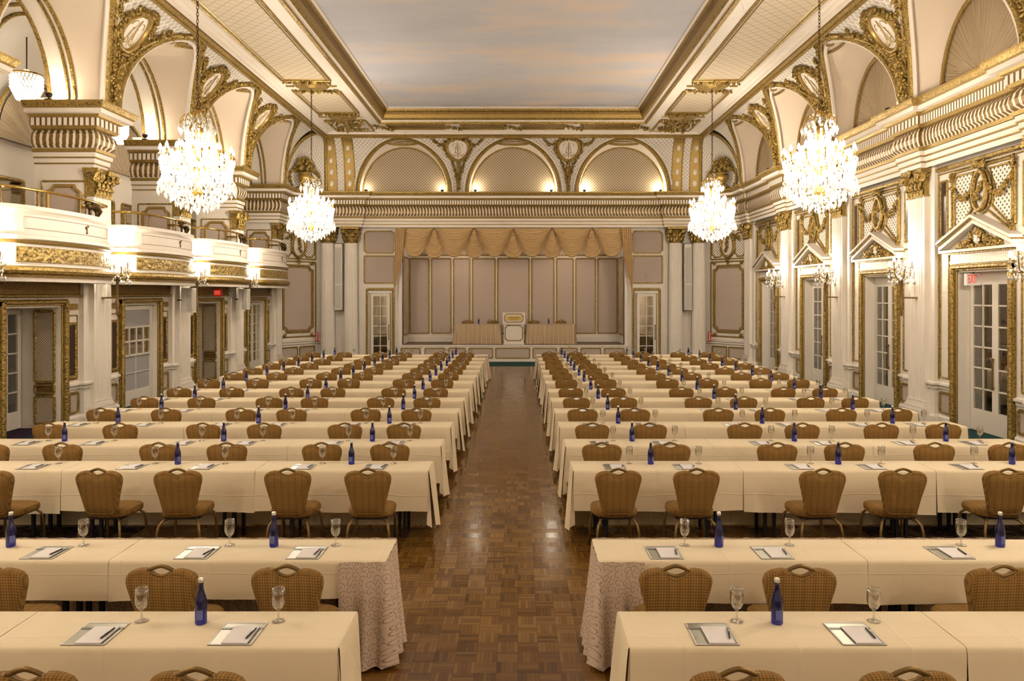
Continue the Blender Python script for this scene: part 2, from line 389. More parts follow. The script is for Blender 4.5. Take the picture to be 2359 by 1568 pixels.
# ---- entablature
EP = [(.0, 5.28), (.0, 5.38), (.03, 5.385), (.03, 5.41), (.035, 5.41), (.035, 5.50), (.065, 5.505), (.065, 5.53), (.07, 5.53), (.07, 5.62), (.10, 5.63), (.12, 5.69), (.05, 5.72), (.115, 5.80), (.135, 5.90), (.115, 6.0), (.05, 6.08),
      (.13, 6.10), (.17, 6.16), (.17, 6.32), (.23, 6.34), (.25, 6.385), (.36, 6.39), (.36, 6.475), (.40, 6.50), (.44, 6.58), (.45, 6.62), (-.35, 6.625)]
EK = ['white', 'golddk', 'goldfine', 'white', 'white', 'golddk', 'goldfine', 'white', 'white', 'golddk', 'goldfine', 'white', 'frieze', 'frieze', 'frieze', 'frieze', 'goldfine', 'goldfine', 'dentil', 'goldfine', 'goldfine', 'white', 'white', 'goldfine', 'gold', 'goldfine', 'white']
def ressaut(side, ys_, R=8.66, d=.10, w=.42):
    p = []
    for y in ys_: p += [(X(side, R), y-w), (X(side, R-d), y-w), (X(side, R-d), y+w), (X(side, R), y+w)]
    return p
en = MB()
path = [(X(1, 8.66), 2.0)]+ressaut(1, PY[:-1])+[(X(1, 8.66), 27.0), (X(1, 8.56), 27.0), (X(1, 8.56), 27.75), (X(1, 7.70), 28.75), (X(1, 7.6), 28.80), (X(1, 5.9), 28.80), (X(1, 5.9), 28.95), (X(-1, 5.9), 28.95), (X(-1, 5.9), 28.80), (X(-1, 7.6), 28.80), (X(-1, 7.7), 28.75), (X(-1, 8.56), 27.75), (X(-1, 8.56), 27.0), (X(-1, 9.95), 27.0)]
en.sweep(path, EP, EK, side=-1)
struct('trim_1', en)
pe = MB()
for y in PY[1:-1]:
    pth = [(X(-1, 9.95), y-.42), (X(-1, 8.62), y-.42), (X(-1, 8.62), y+.42), (X(-1, 9.95), y+.42)]
    pe.sweep([(X(-1, 9.95), y+.27), (X(-1, 8.72), y+.27), (X(-1, 8.72), y-.27), (X(-1, 9.95), y-.27)], EP, EK, side=-1)
    pe.quad((X(-1, 9.95), y-.27, 6.623), (X(-1, 8.7), y-.27, 6.623), (X(-1, 8.7), y+.27, 6.623), (X(-1, 9.95), y+.27, 6.623), 'white')
struct('trim_2', pe)

# ---- pilasters
def make_pilaster(side, y):
    x = X(side, RP); n = -side
    root = MB(); w = .32
    prof = [(-w, -.22), (-w, 0)]
    for i in range(7):
        c = -w+.055+(2*w-.11)*(i+.5)/7; hw = .028
        prof += [(c-hw, 0), (c-hw*.6, -.018), (c+hw*.6, -.018), (c+hw, 0)]
    prof += [(w, 0), (w, -.22)]
    zz = [.42, 4.72]
    root.grid([[(x+n*d, y+s, z) for s, d in prof] for z in zz], 'white', flip=(side < 0))
    o = struct('pilaster', root); 
    b = MB(); pl = xplane(side, RP)
    for z0, z1, e in ((0, .16, .10), (.16, .22, .085), (.22, .30, .065), (.30, .35, .035), (.35, .42, .02)): pbox(b, pl, y-w-e, y+w+e, z0, z1, -.25, e, 'white')
    b.build('base', o)
    c = MB(); rnd = random.Random(int(y*10)+side)
    def bell(z, e): return [(x+n*(-.2), y-w-e, z), (x+n*e, y-w-e, z), (x+n*e, y+w+e, z), (x+n*(-.2), y+w+e, z)]
    rows = [bell(4.70, .03), (bell(4.74, .03)), bell(4.745, .0), bell(4.95, .0), bell(5.10, .03), bell(5.17, .07)]
    c.grid(rows, 'gold', flip=(side < 0))
    pbox(c, pl, y-w-.09, y+w+.09, 5.19, 5.29, -.2, .12, 'gold')
    for s in (-1, 1):
        cy = y+s*(w-.02)
        pts = [pl(cy+(.095-.018*t)*cos(t*1.6)*(1-t*.2), 5.12+(.095-.018*t)*sin(t*1.6)*(1-t*.2), .12) for t in [i*.35 for i in range(12)]]
        c.tube(pts, .032, 'gold', 5); c.blob(pl(cy, 5.12, .13), .05, 'gold')
        c.blob(pl(cy, 5.12, .04), (.13, .14, .14), 'gold'); c.blob(pl(cy, 5.12, .16), (.05, .09, .09), 'gold')
    for row, (z, nn, hh) in enumerate(((4.80, 5, .16), (4.96, 4, .15))):
        for i in range(nn):
            u = y-w+(i+.5)*2*w/nn; c.blob(pl(u, z, .03+.03*row), (.035, .055, hh*.6), 'gold'); c.blob(pl(u, z+hh*.45, .07+.03*row), (.04, .05, .035), 'gold')
    leafy(c, [pl(y-.2, 5.1, .08), pl(y+.2, 5.1, .08)], .055, 12, 'gold', rnd=rnd)
    c.blob(pl(y, 5.22, .16), (.05, .08, .08), 'gold')
    c.build('capital', o, smooth=.6)
for s in (1, -1):
    for y in PY[2:]: make_pilaster(s, y)

# ---- side walls (lower) with door openings
BAYS = [(PY[i]+PY[i+1])/2 for i in range(1, 6)]     # bay centres: 5.. from the camera outwards
def wall_lower(side, name, ztop, zdoor, hw):
    w = MB(); y0 = 2.0; pl = xplane(side, RW)
    for c in BAYS:
        pbox(w, pl, y0, c-hw, 0, ztop, -.12, 0, 'white'); pbox(w, pl, c-hw, c+hw, zdoor, ztop, -.12, 0, 'white'); y0 = c+hw
    pbox(w, pl, y0, 27.75, 0, ztop, -.12, 0, 'white')
    # pilaster backing strips
    for y in PY[1:]: pbox(w, pl, y-.52, y+.52, 0, ztop, 0, .10, 'white')
    return w
wr = wall_lower(1, 'wall_right', 6.7, 3.1, .78)
wall_r = struct('wall_right', wr)
wl = wall_lower(-1, 'wall_left', 3.05, 2.42, .82)
wall_l = struct('wall_left', wl)

# ---- chair rail, dado and gilt mouldings on the side walls
def dado(side, hw):
    m = MB(); g = MB()
    prof = [(.0, .70), (.03, .72), (.03, .76), (.075, .80), (.075, .84), (.0, .86)]
    bp = [(.0, 0), (.05, 0), (.05, .14), (.025, .18), (.0, .19)]
    for a, b in zip([2.0]+[c+hw+.14 for c in BAYS], [c-hw-.14 for c in BAYS]+[27.7]):
        pts = [(X(side, RW), a)]
        for y in PY[1:]:
            if a < y < b: pts += [(X(side, RW), y-.54), (X(side, RW-.11), y-.54), (X(side, RW-.11), y+.54), (X(side, RW), y+.54)]
        pts.append((X(side, RW), b))
        for pr in (prof, bp): m.sweep(pts, pr, ['white']*(len(pr)-1), side=-side)
    pl = xplane(side, RW)
    for c in BAYS:
        for s in (-1, 1):
            u0, u1 = sorted((c+s*(hw+.20), c+s*1.38))
            rect(g, pl, u0+.03, u1, .24, .64, .028, 'gold', fill='mauve')
    return m, g
for side, hw, par in ((1, .80, wall_r), (-1, .86, wall_l)):
    m, g = dado(side, hw); m.build('chair_rail', par); g.build('dado_moulding', par)

# ---- pedimented door bays on the right
def oval(pl, cu, cv, ru, rv, n=24, d=.05, egg=0.0): return [pl(cu+ru*cos(t)*(1-egg*sin(t)), cv+rv*sin(t), d) for t in [2*PI*i/n for i in range(n)]]
def french_leaf(pl, u0, u1, z0, z1, n, cols, rws, name, parent, st=.10, bot=.42, pane='pane', handle=0):
    f = MB(); top = .10
    for a, b, c, d in ((u0, u0+st, z0, z1), (u1-st, u1, z0, z1), (u0+st, u1-st, z0, z0+bot), (u0+st, u1-st, z1-top, z1)): pbox(f, pl, a, b, c, d, n-.02, n+.025, 'door')
    gw, gh = (u1-u0-2*st), (z1-z0-bot-top)
    for i in range(1, cols): u = u0+st+gw*i/cols; pbox(f, pl, u-.014, u+.014, z0+bot, z1-top, n-.012, n+.018, 'door')
    for j in range(1, rws): v = z0+bot+gh*j/rws; pbox(f, pl, u0+st, u1-st, v-.014, v+.014, n-.012, n+.018, 'door')
    o = f.build(name, parent)
    p = MB(); p.quad(pl(u0+st, z0+bot, n), pl(u1-st, z0+bot, n), pl(u1-st, z1-top, n), pl(u0+st, z1-top, n), pane, True); p.build('pane', o)
    if handle:
        h = MB(); u = u1-.04 if handle > 0 else u0+.04
        h.tube([pl(u, .85, n+.05), pl(u, 1.45, n+.05)], .014, 'bronze', 6); h.blob(pl(u, .88, n+.03), .03, 'bronze'); h.blob(pl(u, 1.42, n+.03), .03, 'bronze'); h.build('handle', o)
    return o
def opening_trim(d, pl, c, hw, zt, depth, gk='gold'):
    f = MB()
    pbox(f, pl, c-hw, c-hw+.02, 0, zt, -depth, .01, 'white'); pbox(f, pl, c+hw-.02, c+hw, 0, zt, -depth, .01, 'white'); pbox(f, pl, c-hw, c+hw, zt-.02, zt, -depth, .01, 'white')
    f.build('reveal', d)
    g = MB(); e = .14
    for a, b, c0, c1 in ((c-hw-e, c-hw-.02, 0, zt+.10), (c+hw+.02, c+hw+e, 0, zt+.10), (c-hw-e, c+hw+e, zt+.02, zt+e)): pbox(g, pl, a, b, c0, c1, 0, .07, gk)
    for s in (-1, 1):
        g.tube([pl(c+s*(hw+.085), 0.02, .075), pl(c+s*(hw+.085), zt+.08, .075)], .042, 'gold', 6)
        g.tube([pl(c+s*(hw+.005), 0.02, .03), pl(c+s*(hw+.005), zt, .03)], .016, 'goldsm', 6)
    g.tube([pl(c-hw-.1, zt+.085, .075), pl(c+hw+.1, zt+.085, .075)], .042, 'gold', 6)
    g.build('frame', d)
def right_bay(i, c):
    pl = xplane(1, RW); hw = .78; zt = 3.1
    f = MB(); f.box(X(1, RW+.28), X(1, RW+.31), c-hw-.1, c+hw+.1, zt-.0, zt+.2, 'door')
    d = struct('door_%d' % i, f)
    opening_trim(d, pl, c, hw, zt, .3)
    a = c-hw+.03
    french_leaf(pl, c, c+hw-.03, .01, zt-.16, -.25, 2, 6, 'leaf', d, .09, .42, handle=-1)
    french_leaf(pl, a, c, .01, zt-.16, -.25, 2, 6, 'leaf', d, .09, .42)
    tb = MB(); pbox(tb, pl, c-hw+.02, c+hw-.02, zt-.16, zt-.02, -.27, -.22, 'door'); tb.build('transom_rail', d)
    # pediment and its entablature
    p = MB(); W = 1.12
    pbox(p, pl, c-.98, c+.98, 3.25, 3.31, 0, .06, 'white')
    pbox(p, pl, c-.96, c+.96, 3.31, 3.44, 0, .05, 'flute', True)
    pbox(p, pl, c-1.0, c+1.0, 3.44, 3.47, 0, .10, 'gold'); pbox(p, pl, c-W, c+W, 3.47, 3.52, 0, .20, 'white')
    zb, za = 3.52, 3.98
    for s in (-1, 1):
        for (t0, t1, n1, k) in ((0, .085, .20, 'white'), (.085, .115, .23, 'gold'), (.115, .17, .26, 'white')):
            A = [pl(c+s*W, zb+t0, 0), pl(c, za+t0, 0), pl(c, za+t1, 0), pl(c+s*W, zb+t1, 0)]; B = [pl(c+s*W, zb+t0, n1), pl(c, za+t0, n1), pl(c, za+t1, n1), pl(c+s*W, zb+t1, n1)]
            p.add(A+B, [(4, 5, 6, 7), (0, 1, 5, 4), (3, 2, 6, 7), (0, 3, 7, 4)], k)
    p.add([pl(c-W, zb, .03), pl(c+W, zb, .03), pl(c, za, .03)], [(0, 1, 2)], 'white')
    p.build('pediment', d)
    o = MB(); rnd = random.Random(i)
    leafy(o, [pl(c-.62, 3.57, .08), pl(c-.3, 3.66, .1), pl(c, 3.84, .1), pl(c+.3, 3.66, .1), pl(c+.62, 3.57, .08)], .085, 46, 'gold', .6, rnd)
    leafy(o, [pl(c-.5, 3.57, .08), pl(c+.5, 3.57, .08)], .07, 26, 'gold', .5, rnd); o.blob(pl(c, 3.71, .12), (.05, .10, .12), 'white')
    o.build('tympanum_relief', d)
    # panel above
    q = MB(); v0, v1 = 3.75, 5.08; u0, u1 = c-.92, c+.92
    for s in (-1, 1):
        poly = [(c+s*.24, 4.98), (c+s*.78, 4.98), (c+s*.86, 4.86), (c+s*.86, 4.0), (c+s*.78, 3.90), (c+s*.30, 4.28), (c+s*.38, 4.6)]
        q.add([pl(a, b, .012) for a, b in poly], [tuple(range(7))], 'mesh', [[(a, b) for a, b in poly]])
        q.tube([pl(a, b, .025) for a, b in poly], .026, 'gold', 6, closed=True)
        out = [(c+s*.16, 5.06), (c+s*.82, 5.06), (c+s*.94, 4.92), (c+s*.94, 3.90), (c+s*.84, 3.79), (c+s*.20, 4.20)]
        q.tube([pl(a, b, .03) for a, b in out], .024, 'gold', 6, closed=False)
        for (a, b) in ((.92, 5.0), (.9, 3.85)): leafy(q, [pl(c+s*a, b-.1, .05), pl(c+s*a, b+.08, .05)], .06, 7, 'gold', .6, rnd)
        sw = [pl(c+s*(.22+.66*t), 4.66-.22*sin(PI*t)+.10*t, .07) for t in [j/8 for j in range(9)]]
        leafy(q, sw, .065, 26, 'gold', .5, rnd)
        pbox(q, pl, c+s*1.16, c+s*1.34, 3.85, 4.92, 0, .012, 'dark'); rect(q, pl, min(c+s*1.13, c+s*1.37), max(c+s*1.13, c+s*1.37), 3.82, 4.95, .025, 'gold')
        rect(q, pl, min(c+s*1.08, c+s*1.38), max(c+s*1.08, c+s*1.38), .95, 3.66, .02, 'gold')
        for uu, rr in ((1.50, .040), (1.56, .03)): q.tube([pl(c+s*uu, .88, .03), pl(c+s*uu, 5.24, .03)], rr, 'gold', 6)
        q.tube([pl(c+s*1.43, .9, .02), pl(c+s*1.43, 5.12, .02)], .014, 'gold', 6)
    q.tube([pl(c-1.54, 5.2, .04), pl(c+1.54, 5.2, .04)], .05, 'gold', 6); q.tube([pl(c-1.42, 5.11, .02), pl(c+1.42, 5.11, .02)], .016, 'gold', 6)
    q.tube(oval(pl, c, 4.60, .20, .36, 24, .07, .12), .045, 'gold', 6, closed=True); q.tube(oval(pl, c, 4.60, .27, .43, 24, .03, .12), .022, 'gold', 6, closed=True)
    q.add([pl(c, 4.60, .05)]+oval(pl, c, 4.60, .2, .36, 24, .03, .12), [(0, 1+j, 1+(j+1) % 24) for j in range(24)], 'white')
    leafy(q, [pl(c-.10, 4.75, .10), pl(c+.06, 4.52, .1), pl(c, 4.4, .1)], .06, 16, 'gold', .5, rnd); leafy(q, [pl(c-.16, 5.08, .1), pl(c+.16, 5.08, .1)], .065, 14, 'gold', .5, rnd)
    q.build('overdoor_panel', d)
    return d
for i, c in enumerate(BAYS[1:]): right_bay(i+1, c)
# corridor behind the pedimented doors
cw = MB(); cw.quad((12.2, 2, 0), (12.2, 29, 0), (12.2, 29, 3.4), (12.2, 2, 3.4), 'mauve'); cw.quad((9.2, 2, 3.4), (12.2, 2, 3.4), (12.2, 29, 3.4), (9.2, 29, 3.4), 'white'); cw.quad((9.2, 29, 0), (12.2, 29, 0), (12.2, 29, 3.4), (9.2, 29, 3.4), 'mauve')
for y in range(3, 28, 2): rect(cw, lambda u, v, n=0: (12.2-n, u, v), y+.2, y+1.8, .9, 3.0, .03, 'gold')
struct('wall_corridor', cw)
for y in (8, 14, 20, 26): lamp((10.8, y, 3.0), 14, .3)

# ---- left lower bays: deep openings under the balconies
def left_bay(i, c):
    pl = xplane(-1, RW); hw = .82; zt = 2.42; deep = i in (5, 7)
    f = MB(); f.box(X(-1, RW+1.0), X(-1, RW+1.05), c-hw-.3, c+hw+.3, zt, zt+.2, 'door'); d = struct('door_%d' % i, f)
    opening_trim(d, pl, c, hw, zt, .8 if deep else .16)
    if deep:
        j = MB(); jp = lambda u, v, n=0: (X(-1, RW+u), c+hw-.02-n, v)     # jamb that faces the camera
        rect(j, jp, .10, .48, .92, 2.32, .03, 'gold', fill='jambmesh', n=.012); rect(j, jp, .10, .48, .70, .86, .025, 'gold', fill='golddk', n=.012); rect(j, jp, .10, .48, .10, .64, .03, 'gold', fill='jambmesh', n=.012)
        j.build('jamb_panel', d)
        french_leaf(pl, c+hw-.80, c+hw-.04, .02, zt-.06, -.78, 2, 5, 'leaf', d, .10, .34, handle=-1)
        french_leaf(pl, c-hw+.04, c+hw-.84, .02, zt-.06, -.78, 2, 5, 'leaf', d, .10, .34)
        t = MB(); pbox(t, pl, c-hw+.02, c+hw-.02, .003, .006, -1.4, 0, 'plum'); t.build('threshold', d)
    elif i == 6:
        lf = french_leaf(pl, c-hw+.03, c+hw-.03, .02, zt-.04, -.12, 1, 1, 'leaf', d, .14, .36, pane='frost')
        m = MB(); a, b = c-hw+.17, c+hw-.17
        pbox(m, pl, a, b, 1.22, 1.86, -.115, -.105, 'mirror')
        for u in [a+(b-a)*t/4 for t in range(5)]: pbox(m, pl, u-.018, u+.018, 1.2, 1.88, -.12, -.08, 'door')
        for v in (1.21, 1.54, 1.87): pbox(m, pl, a, b, v-.02, v+.02, -.12, -.08, 'door')
        pbox(m, pl, a, b, .78, .795, -.12, -.1, 'door'); pbox(m, pl, (a+b)/2-.008, (a+b)/2+.008, .38, 1.2, -.12, -.1, 'door'); m.build('muntin', lf)
    else:
        for s in (0, 1): french_leaf(pl, c-hw+.03+s*(hw-.03), c+s*(hw-.03), .02, zt-.04, -.13, 2, 6, 'leaf', d, .08, .34, pane='mirror')
    q = MB()
    pbox(q, pl, c-1.45, c+1.45, 2.62, 2.90, 0, .03, 'golddk'); q.tube([pl(c-1.45, 2.62, .05), pl(c+1.45, 2.62, .05)], .028, 'gold', 6)
    for s in (-1, 1):
        pbox(q, pl, c+s*1.06, c+s*1.28, 1.0, 2.02, 0, .012, 'dark'); rect(q, pl, min(c+s*1.03, c+s*1.31), max(c+s*1.03, c+s*1.31), .97, 2.05, .035, 'gold')
        rect(q, pl, min(c+s*1.0, c+s*1.36), max(c+s*1.0, c+s*1.36), .92, 2.22, .016, 'gold'); pbox(q, pl, min(c+s*1.0, c+s*1.36), max(c+s*1.0, c+s*1.36), 2.34, 2.46, 0, .03, 'gold')
    q.build('side_mirror', d)
for i, c in enumerate(BAYS[1:]): left_bay(i+5, c)
vb = MB(); vb.quad((-12.2, 2, 0), (-12.2, 29, 0), (-12.2, 29, 3.0), (-12.2, 2, 3.0), 'white'); vb.quad((-12.2, 28.5, 0), (-9.0, 28.5, 0), (-9.0, 28.5, 3), (-12.2, 28.5, 3), 'white')
for y in range(3, 28, 2): rect(vb, lambda u, v, n=0: (-12.2+n, u, v), y+.2, y+1.8, .9, 2.7, .05, 'gold', fill='jambmesh')
struct('wall_vestibule', vb)
for y in (12.5, 21): lamp((-10.9, y, 2.6), 12, .3)

# ---- upper gallery on the left: piers, gallery floor, far wall, vault
gl = MB()
for y in PY[1:]:
    x0, x1 = X(-1, 9.95), X(-1, 8.72); gl.box(x0, x1, y-.30, y+.30, 3.02, 5.3, 'white')
    gl.box(x0, x1, y-.26, y+.26, 6.62, 6.78, 'white')
    for s in (-1,):
        fp = lambda u, v, n=0: (X(-1, u), y-.30-n, v)
        rect(gl, fp, 8.86, 9.78, 3.9, 5.02, .022, 'gold'); rect(gl, fp, 8.98, 9.66, 3.9, 4.92, .04, 'goldsm', notch=.12, fill='mauve')
gl.box(X(-1, 11.6), X(-1, 8.9), 2, 28, 2.92, 3.2, 'white')
struct('wall_gallery', gl)
XG = 11.55
fw = MB(); fpl = xplane(-1, XG)
fw.quad((X(-1, XG), 2, 3.1), (X(-1, XG), 29, 3.1), (X(-1, XG), 29, 9.3), (X(-1, XG), 2, 9.3), 'white'); fw.quad((X(-1, XG), 28.3, 3.1), (X(-1, 8.8), 28.3, 3.1), (X(-1, 8.8), 28.3, 9.0), (X(-1, XG), 28.3, 9.0), 'white')
fw.sweep([(X(-1, XG), 29), (X(-1, XG), 2)], [(.0, 5.5), (.05, 5.52), (.05, 5.62), (.08, 5.64), (.08, 5.78), (.03, 5.8), (.03, 5.95), (.16, 6.0), (.2, 6.12), (0, 6.14)], ['gold', 'white', 'golddk', 'golddk', 'white', 'goldfine', 'white', 'golddk', 'white'], side=1)
for c in BAYS:
    for s in (-.75, .75):
        pbox(fw, fpl, c+s-.5, c+s+.5, 3.5, 5.3, 0, .012, 'mirror'); rect(fw, fpl, c+s-.52, c+s+.52, 3.48, 5.32, .045, 'gold')
struct('wall_gallery_rear', fw)
# ================================================================ COVES, VAULTS, CEILING
ZB, HC = 6.64, ZC-6.64
def side_cove(side): return lambda s, z, n=0: (lambda sp: (X(side, 8.5-1.33*(1-math.sqrt(max(0, 1-sp*sp))))-side*n*max(.3, 1-sp), s, z-n*sp*.9))(min(1, max(0, (z-ZB)/HC)))
def back_cove(s, z, n=0):
    sp = min(1, max(0, (z-ZB)/HC)); return (s, 29.0-.9*(1-math.sqrt(max(0, 1-sp*sp)))-n*max(.3, 1-sp), z-n*sp*.9)
AA, AB, AZ = 1.72, 2.10, 6.66        # half span, rise, spring height of the bay arches
def arch_w(z, a=AA, b=AB): t = (z-AZ)/b; return a*math.sqrt(max(0, 1-t*t)) if t > 0 else a
def spandrel(mb, cv, c, half, k, a=AA, b=AB, L=True, Rr=True):
    zs = [ZB+HC*(1-(1-i/14)**1.4) for i in range(15)]
    P, U = [], []
    for z in zs:
        w = arch_w(z, a, b) if z < AZ+b else 0.0; d = half-w
        l, r = (-d if L else 0), (d if Rr else 0); row, ru = [], []
        for j in range(9): s = c+l+(r-l)*j/8; row.append(cv(s, z)); ru.append((s, z*1.15))
        P.append(row); U.append(ru)
    mb.grid(P, k, U)
def arch_pts(cv, c, a=AA, b=AB, n=0, m=28, t0=0, t1=PI): return [cv(c+a*cos(t0+(t1-t0)*i/m), AZ+b*sin(t0+(t1-t0)*i/m), n) for i in range(m+1)]
def scroll(cv, cs, cz, k, mb, sc=1.0):
    # an entwined double scroll, drawn as thin gilt rods
    for s in (-1, 1):
        for q in (-1, 1):
            pts = []
            for t in [i/14 for i in range(15)]:
                a = t*4.6; r = .11*(1-t*.75)
                pts.append(cv(cs+s*(.10+r*cos(a*1.0)*1.0)*sc, cz+q*(.13+r*sin(a)*1.2)*sc, .06))
            mb.tube(pts, .012*sc, k, 4)
        mb.tube([cv(cs+s*(.02+.12*t)*sc, cz+(.26-.5*t)*sc, .06) for t in [i/6 for i in range(7)]], .012*sc, k, 4)
    mb.tube([cv(cs, cz-.28*sc, .06), cv(cs, cz+.28*sc, .06)], .013*sc, k, 4)
def cartouche(name, cv, c, label, zc=7.95, ru=.30, rv=.50, seed=0, egg=.22):
    rnd = random.Random(seed); m = MB()
    ov = lambda a, b, n: [cv(c+a*cos(t)*(1+egg*sin(t)), zc+b*sin(t), n) for t in [2*PI*i/26 for i in range(26)]]
    m.add([cv(c, zc, .05)]+ov(ru, rv, .05), [(0, 1+j, 1+(j+1) % 26) for j in range(26)], 'white')
    o = m.build(name); tag(o, label, 'cartouche', 'gilt cartouches in the cove')
    g = MB(); g.tube(ov(ru+.03, rv+.03, .06), .055, 'goldsm', 7, closed=True); g.tube(ov(ru+.11, rv+.09, .04), .035, 'gold', 6, closed=True)
    g.build('gilt_frame', o, smooth=.7)
    l = MB()
    leafy(l, [cv(c-.34, zc+rv+.02, .08), cv(c, zc+rv+.10, .1), cv(c+.34, zc+rv+.02, .08)], .10, 26, 'gold', .6, rnd)
    for s in (-1, 1):
        leafy(l, [cv(c+s*(ru+.12), zc+.3, .06), cv(c+s*(ru+.14), zc, .07), cv(c+s*(ru*.7+.05), zc-rv*.9, .07)], .075, 26, 'gold', .7, rnd)
        leafy(l, [cv(c+s*(.30+.70*t), zc+rv+.04-.30*sin(PI*t)*.8+.02*t, .06) for t in [i/6 for i in range(7)]], .075, 26, 'gold', .6, rnd)
    leafy(l, [cv(c, zc-rv-.05, .1), cv(c, zc-rv-.35, .1), cv(c, ZB+.12, .08)], .09, 46, 'gold', .8, rnd); leafy(l, [cv(c-.28, zc-rv+.02, .08), cv(c-.14, zc-rv-.4, .08), cv(c, ZB+.3, .08), cv(c+.14, zc-rv-.4, .08), cv(c+.28, zc-rv+.02, .08)], .08, 40, 'gold', .6, rnd)
    l.blob(cv(c, zc-rv-.22, .14), (.08, .08, .15), 'gold'); l.blob(cv(c, zc-rv-.42, .13), (.12, .09, .16), 'gold')
    l.build('leaf_ornament', o)
    s_ = MB(); scroll(cv, c, zc, 'goldsm', s_); s_.build('scroll_monogram', o)
    return o
ribs = MB(); webs = MB(); spn = MB(); sun = MB()
NAMES = ['third pier from the stage', 'second']
for side in (1, -1):
    cv = side_cove(side); sd = 'pediment' if side > 0 else 'balcony'
    for i, y in enumerate(PY):
        spandrel(spn, cv, y, 1.955, 'lattice', Rr=(i < 6))
        if i == 6: continue
        if 3 <= i <= 5:
            wh = {3: 'nearest the camera', 4: 'second from the camera', 5: 'farthest from the camera'}[i]
            cartouche('cartouche', cv, y, 'white oval gilt-framed cartouche above %s-side pier, %s of that side' % (sd, wh), zc=8.26, ru=.33, rv=.34, seed=i*3+side, egg=.12)
    for c in BAYS:
        ribs.tube(arch_pts(cv, c, n=.02), .075, 'gold', 6); ribs.tube(arch_pts(cv, c, AA+.14, AB+.04, .02), .03, 'gold', 5)
        ribs.tube(arch_pts(cv, c, AA-.10, AB-.08, .0), .05, 'white', 6)
        leafy(ribs, arch_pts(cv, c, AA+.13, AB+.03, .05), .075, 70, 'gold', .5, random.Random(int(c*7)+side))
        ribs.tube(arch_pts(cv, c, AA+.23, AB+.02, .03), .055, 'gold', 5)
        A = arch_pts(cv, c, AA-.04, AB-.03, -.02, 24)
        if side > 0:   # splayed web to the sunburst lunette in the wall
            B = [(X(1, RW-.02), c+1.30*cos(PI*j/24), 6.68+1.72*sin(PI*j/24)) for j in range(25)]
            webs.grid([[tuple(Vector(a).lerp(Vector(b), t)) for a, b in zip(A, B)] for t in (0, .25, .5, .75, 1)], 'web')
            ribs.tube(B, .05, 'gold', 6); ribs.tube([(p[0]-.06, c+(p[1]-c)*.93, 6.68+(p[2]-6.68)*.94) for p in B], .03, 'goldfine', 5)
            # V ribs on the web and the moulded panel edge at the crown
            for s in (-1, 1):
                pts = [tuple(Vector(A[q]).lerp(Vector(B[q]), .5)+Vector((-.03, 0, -.01))) for q in (range(3, 11) if s > 0 else range(21, 13, -1))]
            hub = (X(1, RW-.03), c, 6.72)
            n = 40; vs = [hub]+[(X(1, RW-.03), c+1.26*cos(PI*j/n), 6.72+1.62*sin(PI*j/n)) for j in range(n+1)]
            sun.add(vs, [(0, 1+j, 2+j) for j in range(n)], 'sun', [[(.5*(2*j+1)/n, 0), (j/n, 1), ((j+1)/n, 1)] for j in range(n)])
            crown = Vector(A[12]); ribs.blob(crown+Vector((.12, 0, -.10)), (.10, .13, .06), 'gold')
            ribs.tube([crown+Vector((.18+.18*cos(t), .52*sin(t), -.16+.0*t)) for t in [-1.4+2.8*q/10 for q in range(11)]], .03, 'gold', 5)
        else:          # arched opening into the gallery: web, lit soffit band with gilt edges, then the gallery vault
            def AR(R, a, b, z0=AZ, m=24): return [Vector((X(-1, R), c+a*cos(PI*q/m), z0+b*sin(PI*q/m))) for q in range(m+1)]
            D0, D1, D2 = AR(9.12, 1.70, 1.98), AR(9.22, 1.70, 1.98), AR(9.66, 1.70, 1.98)
            C = [Vector((X(-1, XG-.20), c+1.42*cos(PI*q/24), 6.2+1.55*sin(PI*q/24))) for q in range(25)]
            webs.grid([[tuple(Vector(a).lerp(b, t)) for a, b in zip(A, D0)] for t in (0, .25, .5, .75, 1)], 'web'); webs.grid([[tuple(p) for p in D0], [tuple(p) for p in D2]], 'white')
            pass
            for Q, r_ in ((D0, .045), (AR(9.25, 1.68, 1.96), .032), (AR(9.64, 1.68, 1.96), .04), (C, .05)): ribs.tube(Q, r_, 'gold', 5)
            crown = Vector(A[12])
            for s in (-1, 1): ribs.tube([crown+Vector((-.55+.40*sin(t), s*(.10+.42*t/2.2), -.10-.0*t)) for t in [2.2*q/8 for q in range(9)]], .03, 'gold', 5)
            ribs.blob(crown+Vector((-.32, 0, -.08)), (.16, .12, .05), 'gold')
            n = 30; hub = (X(-1, XG-.19), c, 6.16)
            sun.add([hub]+[(X(-1, XG-.19), c+1.3*cos(PI*j/n), 6.16+1.45*sin(PI*j/n)) for j in range(n+1)], [(0, 1+j, 2+j) for j in range(n)], 'sun', [[(.5*(2*j+1)/n, 0), (j/n, 1), ((j+1)/n, 1)] for j in range(n)])
    if side < 0:
        for y in PY: webs.box(X(-1, 9.66), X(-1, 9.0), y-.24, y+.24, 6.62, 8.9, 'white')
gv = [(9.6, 8.78), (10.2, 8.78), (10.5, 8.76)]+[(10.6+.93*sin(t), 6.9+1.86*cos(t)) for t in [PI/2*q/10 for q in range(11)]]
webs.grid([[(X(-1, R), 2.0, z) for R, z in gv], [(X(-1, R), 29.0, z) for R, z in gv]], 'white')
for y in PY[1:]:
    for w in (-.24, .24): ribs.tube([(X(-1, R-.02), y+w, z-.03) for R, z in gv], .04, 'gold', 5)
struct('trim_3', spn); struct('trim_4', ribs, smooth=.9); struct('ceiling_vault', webs, smooth=.8); struct('trim_5', sun)
up = MB()   # closes the volume above the right lunettes and behind the coves
